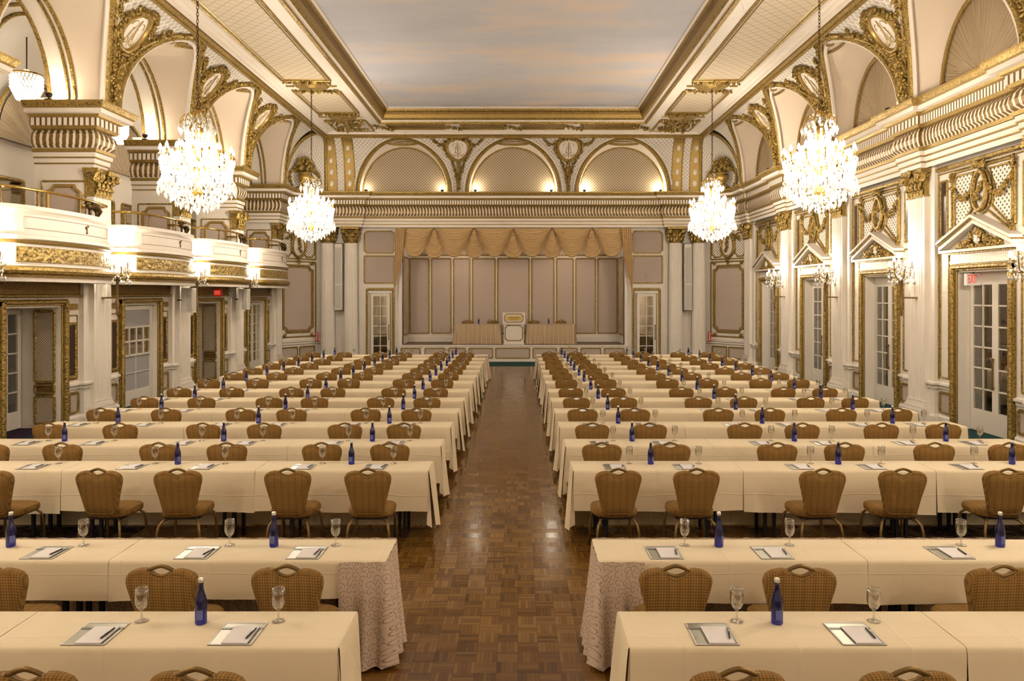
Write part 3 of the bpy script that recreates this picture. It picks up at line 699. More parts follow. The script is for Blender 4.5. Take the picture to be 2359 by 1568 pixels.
up.quad((X(1, RW), 2, 6.6), (X(1, RW), 29.4, 6.6), (X(1, RW), 29.4, 9.4), (X(1, RW), 2, 9.4), 'white'); struct('wall_right_upper', up)

# ---- end-wall cove, lunettes
BCX = [XC-4.30, XC, XC+4.30]; BA, BBH = 1.80, 2.02
bs = MB(); br = MB(); bl = MB()
for sp_, half, L, R_ in ((XC-2.15, 2.15, 1, 1), (XC+2.15, 2.15, 1, 1)): spandrel(bs, back_cove, sp_, half, 'lattice', BA, BBH)
for s in (-1, 1):
    zs = [ZB+HC*(1-(1-i/14)**1.4) for i in range(15)]; P, U = [], []
    for z in zs:
        w = arch_w(z, BA, BBH) if z < AZ+BBH else 0; a, b = XC+s*(4.30+w), XC+s*7.25
        P.append([back_cove(a+(b-a)*j/8, z) for j in range(9)]); U.append([(a+(b-a)*j/8, z*1.1) for j in range(9)])
    bs.grid(P, 'lattice', U)
    for xx in (6.42, 7.12):    # gilt relief bands
        for e in (-.19, .19): br.tube([back_cove(XC+s*(xx+e), ZB+HC*t/12, .02) for t in range(13)], .03, 'gold', 5)
        U2 = [[back_cove(XC+s*(xx+e), ZB+HC*t/12, .012) for e in (-.18, .18)] for t in range(13)]; br.grid(U2, 'goldfine')
        for t in (2, 4.5, 7, 9.5): br.blob(back_cove(XC+s*xx, ZB+HC*t/12, .03), (.09, .04, .13), 'white')
    # corner coves
    P, U = [], []
    for z in zs:
        sp = (z-ZB)/HC; f = 1-math.sqrt(max(0, 1-sp*sp)); row, ru = [], []
        for j in range(9):
            t = j/8; A = Vector((7.35+1.13*sin(t*PI/2), 27.35+1.62*cos(t*PI/2))); T = Vector((EDGE, YB)); q = A.lerp(T, f)
            row.append((X(s, q.x), q.y, z)); ru.append((t*2.0, z))
        P.append(row); U.append(ru)
    bs.grid(P, 'lattice', U, flip=(s < 0))
    for j in (0, 8): br.tube([P[q][j] for q in range(15)], .07, 'gold', 6)
for c in BCX:
    A = arch_pts(back_cove, c, BA-.02, BBH, -.01, 30); B = [(c+1.68*cos(PI*j/30), 29.26, 6.68+1.80*sin(PI*j/30)) for j in range(31)]
    bs.grid([[tuple(Vector(a).lerp(Vector(b), t)) for a, b in zip(A, B)] for t in (0, .5, 1)], 'white')
    br.tube(arch_pts(back_cove, c, BA, BBH, .02, 30), .085, 'gold', 6); br.tube(arch_pts(back_cove, c, BA+.14, BBH+.05, .01, 30), .04, 'white', 5); br.tube(B, .05, 'gold', 5)
    n = 40; bl.add([(c, 29.27, 6.66)]+[(c+1.68*cos(PI*j/n), 29.27, 6.66+1.8*sin(PI*j/n)) for j in range(n+1)], [(0, 1+j, 2+j) for j in range(n)], 'lunette', [[(c, 6.66), (c+1.68*cos(PI*j/n), 6.66+1.8*sin(PI*j/n)), (c+1.68*cos(PI*(j+1)/n), 6.66+1.8*sin(PI*(j+1)/n))] for j in range(n)])
    br.tube([(c+.62*cos(t), 28.75, 8.56+.07*sin(t)) for t in [2*PI*q/16 for q in range(16)]], .05, 'gold', 5, closed=True)
    br.blob((c, 28.2, 8.72), (.16, .12, .12), 'gold')
struct('trim_6', bs); struct('trim_7', br, smooth=.9); struct('wall_back_lunette', bl)
for i, c in enumerate((XC-2.15, XC+2.15)):
    cartouche('cartouche', back_cove, c, 'white heart-shaped gilt cartouche between lunettes over stage, on the %s side' % ('balcony', 'pediment')[i], zc=8.30, ru=.38, rv=.36, seed=50+i, egg=.26)

# ---- ceiling: coffered border, frame, painted panel
ce = MB(); INN, YI = 4.85, 26.5
for s in (-1, 1): ce.quad((X(s, INN), -4, ZC), (X(s, EDGE), -4, ZC), (X(s, EDGE), YB, ZC), (X(s, INN), YB, ZC), 'white')
ce.quad((X(-1, INN), YI, ZC), (X(1, INN), YI, ZC), (X(1, INN), YB, ZC), (X(-1, INN), YB, ZC), 'white')
ceil = struct('ceiling', ce)
sk = MB(); sk.quad((-7, -4, 9.27), (7, -4, 9.27), (7, 28, 9.27), (-7, 28, 9.27), 'sky'); sk.build('painted_sky_panel', ceil)
cf = MB()
fp = [(.0, ZC-.02), (-.05, ZC-.07), (-.12, ZC-.05), (-.14, ZC+.0), (-.16, ZC+.03), (-.20, ZC+.05), (-.26, ZC+.10), (-.30, ZC+.22), (-.33, ZC+.30), (-.37, ZC+.34), (-.40, ZC+.40), (-.46, ZC+.42), (-.46, ZC+.46)]
fk = ['white', 'gold', 'gold', 'white', 'white', 'gold', 'goldfine', 'golddk', 'golddk', 'gold', 'white', 'white']
pth = [(X(-1, INN), -4), (X(-1, INN), YI), (X(1, INN), YI), (X(1, INN), -4)]
cf.sweep(pth, [(-d, z) for d, z in fp], fk, side=1)
ep = [(-.0, ZC-.16), (.10, ZC-.14), (.12, ZC-.10), (.20, ZC-.10), (.22, ZC-.05), (.34, ZC-.05), (.36, ZC-.02), (.46, ZC-.02), (.48, ZC)]
ek = ['gold', 'golddk', 'white', 'white', 'white', 'white', 'white', 'white']
cf.sweep([(X(-1, EDGE+.03), -4), (X(-1, EDGE+.03), YB+.03), (X(1, EDGE+.03), YB+.03), (X(1, EDGE+.03), -4)], ep, ek, side=1)
cf.sweep([(X(-1, EDGE+.12), -4), (X(-1, EDGE+.12), YB+.1), (X(1, EDGE+.12), YB+.1), (X(1, EDGE+.12), -4)], [(0, ZC-.2), (.09, ZC-.2), (.09, ZC-.13)], ['gold', 'gold'], side=1)
cf.build('ceiling_frame', ceil)
cp = MB(); cpl = lambda u, v, n=0: (u, v, ZC-n)
MY = [6.25, 14.05, 21.8, 25.6]
for s in (-1, 1):
    a, b = sorted((X(s, 5.22), X(s, 6.62)))
    for y0, y1 in zip([-4]+[y+.55 for y in MY[:-1]], [y-.55 for y in MY]):
        if y1-y0 < .5: continue
        rect(cp, cpl, a, b, y0, y1, .04, 'gold', fill='coffer'); rect(cp, cpl, a+.1, b-.1, y0+.1, y1-.1, .018, 'goldsm')
    rect(cp, cpl, a, b, 26.1, 27.75, .04, 'gold', fill='lattice'); 
    leafy(cp, [cpl(a+.2, 26.3, .05), cpl(b-.2, 26.6, .05), cpl(a+.2, 27.2, .05), cpl(b-.2, 27.5, .05)], .11, 60, 'gold', 1)
    for y in MY:
        cx = X(s, 5.92); cp.lathe([(.03, -.12), (.16, -.10), (.30, -.04), (.42, -.06), (.50, -.02), (.52, 0)], 'gold', (cx, y, ZC), 20)
        for e in (-1, 1): leafy(cp, [cpl(a, y+e*.42, .04), cpl(cx, y+e*.52, .05), cpl(b, y+e*.42, .04)], .08, 22, 'gold', .7)
        cp.tube([cpl(a-.05, y, .02), cpl(cx-.52, y, .02)], .03, 'gold', 5); cp.tube([cpl(b+.05, y, .02), cpl(cx+.52, y, .02)], .03, 'gold', 5)
for x0, x1 in ((X(-1, 4.6), X(-1, 2.5)), (X(-1, 1.9), XC-.3), (XC+.3, X(1, 1.9)), (X(1, 2.5), X(1, 4.6))): rect(cp, cpl, x0, x1, 26.75, 27.45, .04, 'gold', fill='golddk')
for x in (X(-1, 4.75), X(-1, 2.2), XC, X(1, 2.2), X(1, 4.75)): leafy(cp, [cpl(x-.35, 26.8, .04), cpl(x, 27.1, .06), cpl(x+.35, 27.4, .04)], .08, 18, 'gold', .8)
cp.build('ceiling_moulding', ceil)
# gallery and corridor roofs, wall behind the camera
rf = MB(); rf.quad((-15, -6, 9.6), (15, -6, 9.6), (15, 32, 9.6), (-15, 32, 9.6), 'white'); struct('roof_slab', rf)
bk = MB(); bk.quad((-14, -6, 0), (14, -6, 0), (14, -6, 9.6), (-14, -6, 9.6), 'white')
for s in (-1, 1): bk.quad((X(s, RW+.2), -6, 0), (X(s, RW+.2), 2.2, 0), (X(s, RW+.2), 2.2, 9.6), (X(s, RW+.2), -6, 9.6), 'white')
struct('wall_front', bk)

# ================================================================ END WALL AND STAGE
wb = MB(); OL, OR = X(-1, 4.40), X(1, 4.40); STZ = .663
wb.box(X(-1, 8.0), OL, YW, YW+.2, 0, 6.7, 'white'); wb.box(OR, X(1, 8.0), YW, YW+.2, 0, 6.7, 'white'); wb.box(OL, OR, YW, YW+.2, 5.2, 6.7, 'white')
wb.box(X(-1, 9.2), X(1, 9.2), 29.4, 29.6, 6.5, 9.5, 'white')
wall_b = struct('wall_back', wb)
wm = MB(); bp = yplane(YW)
for s in (-1, 1):
    a, b = sorted((X(s, 4.72), X(s, 5.92)))
    rect(wm, bp, a, b, 4.30, 5.16, .03, 'gold', notch=.08, fill='lattice' if 0 else 'mauve'); rect(wm, bp, a, b, 3.10, 4.18, .03, 'gold', fill='mauve')
    pbox(wm, bp, min(X(s, 4.40), X(s, 4.52)), max(X(s, 4.40), X(s, 4.52)), STZ, 5.2, 0, .2, 'white')
wm.build('panel_moulding', wall_b)
def back_door(i, s):
    a, b = sorted((X(s, 4.76), X(s, 5.80))); f = MB(); pbox(f, bp, a, b, 2.70, 2.78, 0, .05, 'white'); d = struct('door_%d' % i, f)
    g = MB()
    for u in (a, b): g.tube([bp(u, .02, .05), bp(u, 2.86, .05)], .05, 'gold', 6)
    g.tube([bp(a, 2.86, .05), bp(b, 2.86, .05)], .05, 'gold', 6); rect(g, bp, a+.11, b-.11, 0, 2.74, .018, 'goldsm'); g.build('frame', d)
    french_leaf(bp, a+.14, b-.14, .02, 2.68, .03, 2, 6, 'leaf', d, .11, .2, pane='mirror', handle=1 if s < 0 else 1)
back_door(9, -1); back_door(10, 1)
# corner panels (chamfered bays)
cr = MB()
for s in (-1, 1):
    A, B = Vector((X(s, 8.86), 27.72)), Vector((X(s, 7.62), 29.34)); L = (B-A).length; d = (B-A)/L; nn = Vector((-d.y, d.x)); 
    if nn.x*s > 0: nn = -nn
    kp = lambda u, v, n=0: (A.x+d.x*u+nn.x*n, A.y+d.y*u+nn.y*n, v)
    cr.quad(kp(0, 0), kp(L, 0), kp(L, 5.4), kp(0, 5.4), 'white')
    rect(cr, kp, .10, L-.30, 1.02, 3.92, .032, 'gold'); rect(cr, kp, .24, L-.44, 1.20, 3.76, .045, 'gold', notch=.16, fill='mauve'); rect(cr, kp, .30, L-.50, 1.28, 3.68, .02, 'goldsm', notch=.14)
    rect(cr, kp, .10, L-.30, 4.02, 5.10, .03, 'gold'); rect(cr, kp, .16, .62, 4.1, 5.0, .03, 'gold', notch=.1, fill='mesh'); rect(cr, kp, L-.86, L-.36, 4.1, 5.0, .03, 'gold', notch=.1, fill='mesh')
    m_ = L/2-.1; cr.tube(oval(kp, m_, 4.56, .30, .46, 24, .08, .12), .06, 'gold', 6, closed=True); cr.add([kp(m_, 4.56, .05)]+oval(kp, m_, 4.56, .30, .46, 24, .05, .12), [(0, 1+j, 1+(j+1) % 24) for j in range(24)], 'white')
    leafy(cr, [kp(m_, 4.85, .1), kp(m_+.05, 4.3, .1)], .09, 18, 'gold', .6); leafy(cr, [kp(m_-.6, 4.75, .08), kp(m_, 5.1, .1), kp(m_+.6, 4.75, .08)], .08, 30, 'gold', .6); leafy(cr, [kp(m_, 4.1, .08), kp(m_, 3.85, .08)], .08, 12, 'gold', .6)
    for u in (.3, L-.5):
        for v in (1.1, 3.85): leafy(cr, [kp(u-.05, v, .06), kp(u+.05, v, .06)], .07, 6, 'gold', .6)
    cr.sweep([tuple(kp(0, 0)[:2]), tuple(kp(L, 0)[:2])], [(0, .7), (.05, .74), (.05, .80), (.09, .83), (.09, .87), (0, .9)], ['white']*5, side=-1 if s > 0 else 1)
    rect(cr, kp, .15, .9, .2, .62, .03, 'gold', fill='mauve'); rect(cr, kp, 1.0, L-.36, .2, .62, .03, 'gold', fill='jambmesh')
struct('wall_corner', cr)
# columns
def column(x):
    c = MB(); seg = 72; prof = []
    for i in range(seg): a = 2*PI*i/seg; prof.append((a, .27-(.018 if i % 3 == 1 else 0)))
    rows = [[(x+r*(1-.10*t)*cos(a), 28.98+r*(1-.10*t)*sin(a), .3+4.38*t) for a, r in prof+prof[:1]] for t in (0, .5, 1)]
    c.grid(rows, 'white'); o = struct('column', c)
    b = MB(); b.lathe([(.0, 0), (.36, 0), (.36, .10), (.33, .12), (.35, .17), (.33, .22), (.29, .24), (.30, .29), (.27, .31)], 'white', (x, 28.98, 0), 24); b.build('base', o, smooth=.7)
    k = MB(); k.lathe([(.25, 4.66), (.27, 4.68), (.25, 4.72), (.24, 4.78), (.25, 4.95), (.30, 5.08), (.37, 5.16)], 'gold', (x, 28.98, 0), 20); k.box(x-.36, x+.36, 28.64, 29.3, 5.19, 5.29, 'gold')
    for a in range(4):
        t = PI/4+a*PI/2; cx, cy = x+.36*cos(t), 28.98+.36*sin(t); k.blob((cx, cy, 5.10), (.12, .12, .12), 'gold'); k.blob((cx+.05*cos(t), cy+.05*sin(t), 5.1), (.06, .06, .06), 'gold')
    for row, (z, rr) in enumerate(((4.82, .27), (4.97, .30))):
        for a in range(8): t = (a+row*.5)*PI/4; k.blob((x+rr*cos(t), 28.98+rr*sin(t), z), (.07, .07, .11), 'gold'); k.blob((x+(rr+.06)*cos(t), 28.98+(rr+.06)*sin(t), z+.08), (.05, .05, .035), 'gold')
    k.build('capital', o, smooth=.7)
for rx in (-7.28, -6.37, 6.37, 7.28): column(XC+rx)
# stage
sg = MB(); YR = 31.05
sg.box(OL-.12, OR+.12, YS, YS+.1, .0, STZ-.05, 'white'); sg.box(OL-.14, OR+.14, YS-.03, YS+.3, STZ-.05, STZ, 'white')
sg.quad((OL, YS, STZ+.002), (OR, YS, STZ+.002), (OR, YR, STZ+.002), (OL, YR, STZ+.002), 'stagefloor')
stage = struct('floor_stage', sg)
sp_ = MB(); spl = yplane(YS)
def sx(px): return (px-VX)*YS/F
for a, b in ((924, 968), (979, 1024), (1034, 1072), (1080, 1135), (1142, 1220), (1228, 1282), (1290, 1330), (1338, 1384), (1392, 1438)): rect(sp_, spl, sx(a), sx(b), .14, .53, .026, 'gold', fill='mauve')
sp_.build('panel_moulding', stage)
pw = MB()
for a in (971, 1051, 1312, 1388): pbox(pw, spl, sx(a)-.05, sx(a)+.05, .565, .61, 0, .02, 'plate')
pw.build('outlet_plate', stage)
sr = MB(); srp = yplane(YR); zt = 5.25
sr.quad((OL, YR, STZ), (OR, YR, STZ), (OR, YR, zt), (OL, YR, zt), 'white'); sr.quad((OL, YS+.2, STZ), (OL, YR, STZ), (OL, YR, zt), (OL, YS+.2, zt), 'white'); sr.quad((OR, YS+.2, STZ), (OR, YR, STZ), (OR, YR, zt), (OR, YS+.2, zt), 'white'); sr.quad((OL, YS+.2, zt), (OR, YS+.2, zt), (OR, YR, zt), (OL, YR, zt), 'white')
def rx(cpx): return (820+cpx/3.267-VX)*YR/F
for a, b in ((405, 550), (570, 715), (735, 857), (878, 1047), (1067, 1303), (1323, 1490), (1510, 1635), (1655, 1802), (1820, 1965)): rect(sr, srp, rx(a), rx(b), 1.02, 4.16, .03, 'gold', fill='mauve')
rect(sr, srp, OL+.1, OR-.1, 4.30, 4.9, .03, 'gold', fill='mauve')
for xx, sg_ in ((OL, 1), (OR, -1)): rect(sr, lambda u, v, n=0: (xx+sg_*n, u, v), 29.7, 30.8, 1.02, 4.16, .03, 'gold', fill='mauve')
sr.sweep([(OL, YR), (OR, YR)], [(0, STZ), (.04, STZ), (.04, STZ+.2), (0, STZ+.22)], ['white']*3, side=1)
struct('wall_stage', sr)
lamp((XC-2.2, 29.75, 5.0), 65, .4); lamp((XC+2.2, 29.75, 5.0), 65, .4)  # unseen lamps added behind the valance to brighten the stage
# ================================================================ BALCONIES
def make_balcony(i, c):
    wh = ('nearest the camera', 'second from the camera', 'third from the camera', 'farthest, next to the stage')[i]
    t = thing('balcony', 'white curved balcony with gilt relief band and brass rail, %s' % wh, 'balcony', (0, 0, 0), 0, 'balconies')
    y0, y1 = c-1.58, c+1.58; n = 20
    def pth(e=0.0):
        p = [(X(-1, 8.95), y0-e), (X(-1, 8.40)+e*.6, y0-e)]
        for q in range(1, n): u = q/n; p.append((X(-1, 8.40)+e+.34*math.sqrt(max(0, sin(PI*u))), y0+(y1-y0)*u))
        return p+[(X(-1, 8.40)+e*.6, y1+e), (X(-1, 8.95), y1+e)]
    P = pth()
    b = MB(); b.sweep(P, [(-.10, 3.2), (-.10, 4.14), (-.10, 4.17), (.05, 4.17), (.05, 4.10), (.02, 4.07), (0, 4.03), (0, 3.72), (.03, 3.68), (.09, 3.66), (.10, 3.60), (.05, 3.58)], ['white']*11, side=1); b.build('parapet', t)
    g = MB(); g.sweep(P, [(.05, 3.58), (.07, 3.55), (.05, 3.52), (.02, 3.52)], ['goldfine']*3, side=1); g.build('gilt_bead', t)
    w = MB(); w.sweep(P, [(.02, 3.52), (.02, 3.16), (.05, 3.14)], ['white']*2, side=1); w.build('frieze_ground', t)
    r = MB(); r.sweep(P[2:-2], [(.022, 3.20), (.05, 3.21), (.05, 3.46), (.022, 3.47)], ['relief']*3, side=1); r.build('gilt_relief_band', t)
    o = MB(); o.sweep(P, [(.05, 3.14), (.12, 3.11), (.14, 3.06), (.12, 3.01), (.08, 2.99), (.08, 2.94)], ['gold', 'gold', 'gold', 'gold', 'golddk'], side=1); o.sweep(P, [(.08, 2.94), (.06, 2.94), (.05, 2.87), (-.35, 2.87)], ['white', 'white', 'white'], side=1); o.build('base_moulding', t, smooth=.5)
    f = MB(); f.add([(p[0], p[1], 2.88) for p in P], [tuple(range(len(P)))], 'white'); f.build('soffit', t)
    pn = MB()
    q = [P[k] for k in range(3, len(P)-3)]
    for z in (3.78, 3.98): pn.tube([(p[0]+.005, p[1], z) for p in q], .007, 'mauve', 4)
    for k in (0, -1): pn.tube([(q[k][0]+.005, q[k][1], 3.78), (q[k][0]+.005, q[k][1], 3.98)], .007, 'mauve', 4)
    kx, ky = P[13][0]+.01, P[13][1]
    pn.tube([(kx, ky+.05*cos(a)*(1 if a < 3.2 else -1), 3.93+.035*sin(2*a)) for a in [2*PI*j/14 for j in range(15)]], .010, 'golddk', 4); pn.tube([(kx, ky, 3.95), (kx, ky, 3.80)], .012, 'golddk', 4); pn.tube([(kx, ky-.03, 3.82), (kx, ky+.03, 3.82)], .010, 'golddk', 4)
    pn.build('panel_line', t)
    rl = MB(); Q = pth(-.04); rl.tube([(p[0], p[1], 4.46) for p in Q], .026, 'brass', 8); ro = rl.build('brass_rail', t, smooth=True)
    for k in (1, 5, 12): pst = MB(); pst.lathe([(.035, 4.17), (.03, 4.20), (.018, 4.24), (.025, 4.30), (.016, 4.38), (.03, 4.44)], 'bronze', (Q[k][0], Q[k][1], 0), 8); pst.build('rail_post', t, smooth=True)
    an = MB(); x, y = Q[15][0], Q[15][1]
    an.tube([(x, y+.16, 4.18), (x, y+.20, 4.28), (x, y+.12, 4.36), (x, y, 4.38), (x, y-.10, 4.34), (x, y-.18, 4.38)], [.03, .075, .085, .075, .06, .045], 'bronzedk', 7); an.blob((x, y-.19, 4.40), (.05, .07, .055), 'bronzedk')
    for dy in (.14, -.08): an.tube([(x, y+dy, 4.34), (x, y+dy-.02, 4.17)], [.04, .022], 'bronzedk', 6)
    an.tube([(x, y-.20, 4.39), (x, y-.34, 4.34)], .02, 'brass', 6); an.build('griffin_finial', t, smooth=True)
for i, c in enumerate(BAYS[1:]): make_balcony(i, c)

# ================================================================ CHANDELIERS
def make_chandelier():
    r = thing('chandelier', 'x', 'chandelier'); rnd = random.Random(3)     # origin: ceiling; body between z -2.62 and -4.57
    ch = MB(); z = -.10
    q = 0
    while z > -2.66:
        a = PI/2*(q % 2); ch.tube([(.020*cos(t)*cos(a), .020*cos(t)*sin(a), z-.04+.045*sin(t)) for t in [2*PI*j/8 for j in range(8)]], .007, 'bronzedk', 4, closed=True); z -= .068; q += 1
    ch.build('chain', r)
    st = MB(); st.lathe([(.0, -2.62), (.05, -2.66), (.09, -2.72), (.03, -2.80), (.06, -2.95), (.10, -3.0), (.10, -3.10), (.04, -3.16), (.05, -3.4), (.11, -3.5), (.05, -3.7), (.05, -4.1), (.12, -4.2), (.05, -4.3), (0, -4.35)], 'brass', (0, 0, 0), 12); st.build('stem', r, smooth=True)
    cw_ = MB()
    for i in range(10):
        a = 2*PI*i/10; cw_.tube([(u*cos(a), u*sin(a), -2.95+h) for u, h in ((.05, 0), (.12, .16), (.22, .20), (.30, .10), (.31, .02))], .010, 'brass', 5); 
    cw_.build('crown_arm', r)
    cd_ = MB()
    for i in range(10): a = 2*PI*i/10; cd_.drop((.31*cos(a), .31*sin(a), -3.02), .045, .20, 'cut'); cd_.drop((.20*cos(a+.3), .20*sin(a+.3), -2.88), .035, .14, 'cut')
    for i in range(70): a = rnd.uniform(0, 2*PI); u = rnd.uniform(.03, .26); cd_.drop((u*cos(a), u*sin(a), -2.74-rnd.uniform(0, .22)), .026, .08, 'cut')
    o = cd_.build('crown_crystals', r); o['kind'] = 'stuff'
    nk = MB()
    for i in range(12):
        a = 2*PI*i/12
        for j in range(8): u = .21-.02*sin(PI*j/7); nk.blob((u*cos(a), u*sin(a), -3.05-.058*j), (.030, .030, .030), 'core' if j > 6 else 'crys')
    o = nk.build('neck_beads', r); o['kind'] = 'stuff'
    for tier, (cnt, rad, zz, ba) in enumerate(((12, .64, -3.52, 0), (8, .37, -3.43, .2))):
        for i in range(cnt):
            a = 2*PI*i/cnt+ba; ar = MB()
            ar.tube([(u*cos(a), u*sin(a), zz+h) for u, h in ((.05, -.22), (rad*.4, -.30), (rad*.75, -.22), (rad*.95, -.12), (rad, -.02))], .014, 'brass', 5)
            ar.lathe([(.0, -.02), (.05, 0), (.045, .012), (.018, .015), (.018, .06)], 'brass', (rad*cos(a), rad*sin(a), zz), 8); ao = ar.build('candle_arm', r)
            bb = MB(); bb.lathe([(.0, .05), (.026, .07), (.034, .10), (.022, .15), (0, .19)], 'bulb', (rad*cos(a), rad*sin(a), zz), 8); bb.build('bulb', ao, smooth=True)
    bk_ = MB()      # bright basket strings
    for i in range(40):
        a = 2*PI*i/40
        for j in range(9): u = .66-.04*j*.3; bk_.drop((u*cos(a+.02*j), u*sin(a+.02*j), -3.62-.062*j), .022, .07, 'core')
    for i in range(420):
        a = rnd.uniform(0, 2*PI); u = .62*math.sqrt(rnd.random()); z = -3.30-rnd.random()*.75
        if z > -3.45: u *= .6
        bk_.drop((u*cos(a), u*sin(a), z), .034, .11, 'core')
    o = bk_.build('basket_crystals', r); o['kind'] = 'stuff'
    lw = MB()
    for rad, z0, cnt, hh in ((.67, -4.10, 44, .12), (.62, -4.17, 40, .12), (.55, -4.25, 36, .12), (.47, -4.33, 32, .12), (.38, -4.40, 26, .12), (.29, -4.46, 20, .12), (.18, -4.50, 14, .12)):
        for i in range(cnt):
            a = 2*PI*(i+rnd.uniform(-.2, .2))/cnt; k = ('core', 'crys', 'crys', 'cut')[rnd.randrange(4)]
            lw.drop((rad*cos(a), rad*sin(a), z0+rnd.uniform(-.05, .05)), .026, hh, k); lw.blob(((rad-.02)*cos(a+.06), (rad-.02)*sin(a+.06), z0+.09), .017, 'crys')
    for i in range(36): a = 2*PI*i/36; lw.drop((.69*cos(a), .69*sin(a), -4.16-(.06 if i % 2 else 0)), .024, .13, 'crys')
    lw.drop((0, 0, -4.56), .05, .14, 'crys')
    o = lw.build('lower_crystals', r); o['kind'] = 'stuff'
    return r
CHL = [(X(-1, 5.92), 14.05, 'balcony', 'nearer the camera'), (X(1, 5.92), 14.05, 'pediment', 'nearer the camera'), (X(-1, 5.92), 21.8, 'balcony', 'nearer the stage'), (X(1, 5.92), 21.8, 'pediment', 'nearer the stage')]
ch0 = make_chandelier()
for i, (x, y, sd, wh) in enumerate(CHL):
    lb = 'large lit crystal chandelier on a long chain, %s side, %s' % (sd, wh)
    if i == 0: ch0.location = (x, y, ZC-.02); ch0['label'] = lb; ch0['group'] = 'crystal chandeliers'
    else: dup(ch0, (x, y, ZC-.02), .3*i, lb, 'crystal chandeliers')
for x, y in [(X(s, 5.92), y) for s in (-1, 1) for y in (14.05, 21.8, 6.2, -1.0)]:
    vis = y > 10
    for q in range(2): a = PI/4+q*PI+(.8 if x > 0 else 0); lamp((x+.62*cos(a), y+.62*sin(a), ZC-3.38), (235 if y < 20 else 430) if vis else 320, .16)
    lamp((x, y, ZC-4.78), 150, .42)
# small drum chandeliers in the gallery
def make_drum():
    r = thing('gallery_pendant', 'x', 'pendant light'); c = MB(); c.tube([(0, 0, .25), (0, 0, 1.05)], .014, 'bronzedk', 5); c.blob((0, 0, .30), (.07, .07, .05), 'crys'); c.build('chain', r)
    g = MB(); g.lathe([(.29, .20), (.31, .20), (.31, .235), (.29, .235)], 'brass', (0, 0, 0), 20); g.build('top_ring', r)
    d = MB()
    for j in range(7):
        rad = .30-(.0 if j < 4 else .035*(j-3))
        for i in range(26): a = 2*PI*(i+.5*(j % 2))/26; d.drop((rad*cos(a), rad*sin(a), .15-.075*j), .034, .10, 'core')
    o = d.build('crystal_drum', r); o['kind'] = 'stuff'; return r
dr = make_drum(); dr.location = (-10.85, 16.3, 7.28); dr['label'] = 'small glowing crystal drum pendant in the gallery, beyond nearest balcony'; dr['group'] = 'gallery pendants'
dup(dr, (-10.93, 20.05, 7.10), 0, 'small lit crystal pendant peeking out behind the pier cornice in the gallery', 'gallery pendants')
for y in (12.5, 16.3, 20.05, 23.9): lamp((-10.85, y, 7.0), 15, .25)

# ================================================================ SCONCES
def make_sconce():
    r = thing('wall_sconce', 'x', 'sconce')     # origin: arm plate on the wall; local +X points into the room
    st = MB(); st.lathe([(0, -.40), (.018, -.38), (.03, -.30), (.02, -.27), (.045, -.22), (.03, -.18), (.05, -.12), (.028, -.06), (.024, 0), (.030, .40), (.05, .44), (.03, .48)], 'bronze', (.30, 0, 0), 10); st.build('stem', r, smooth=True)
    a = MB(); a.tube([(0, 0, 0), (.30, 0, 0)], .016, 'bronze', 6); a.lathe([(0, 0), (.06, 0), (.05, .03), (0, .04)], 'bronze', (0, 0, -.02), 10); a.build('wall_arm', r)
    for i in range(6):
        t = 2*PI*i/6+.3; R, zz = (.24, .62) if i % 2 else (.20, .72)
        c = MB(); c.tube([(.30+u*cos(t), u*sin(t), h) for u, h in ((.02, .46), (R*.5, .42), (R*.9, .47), (R, zz-.05))], .011, 'bronze', 5); c.lathe([(0, -.05), (.045, -.04), (.015, -.03), (.014, .05)], 'bronze', (.30+R*cos(t), R*sin(t), zz), 8); co = c.build('candle_arm', r)
        b = MB(); b.lathe([(0, .04), (.024, .06), (.03, .09), (.018, .14), (0, .17)], 'bulb', (.30+R*cos(t), R*sin(t), zz), 8); b.build('bulb', co, smooth=True)
    k = MB(); rnd = random.Random(5)
    for i in range(110):
        t = rnd.uniform(0, 2*PI); R = rnd.uniform(.05, .28); h = .36+rnd.random()*.42
        k.drop((.30+R*cos(t), R*sin(t), h-.12*R), .018, .07, ('cut', 'crys', 'cut')[i % 3])
    for i in range(8): t = 2*PI*i/8; k.drop((.30+.26*cos(t), .26*sin(t), .33), .03, .12, 'cut')
    o = k.build('crystal_drops', r); o['kind'] = 'stuff'; return r
s0 = make_sconce(); first = True
for side, sd in ((1, 'pediment'), (-1, 'balcony')):
    for i, y in enumerate(PY[2:6]):
        lb = 'crystal candle sconce on %s-side pilaster, %s from the camera' % (sd, ORD[i+1])
        loc = (X(side, RP-.01), y, 2.58); rz = PI if side > 0 else 0
        if first: s0.location = loc; s0.rotation_euler.z = rz; s0['label'] = lb; s0['group'] = 'crystal sconces'; first = False
        else: dup(s0, loc, rz, lb, 'crystal sconces')
        lamp((X(side, RP-.38), y, 3.50), 100, .07, (1, .86, .66))

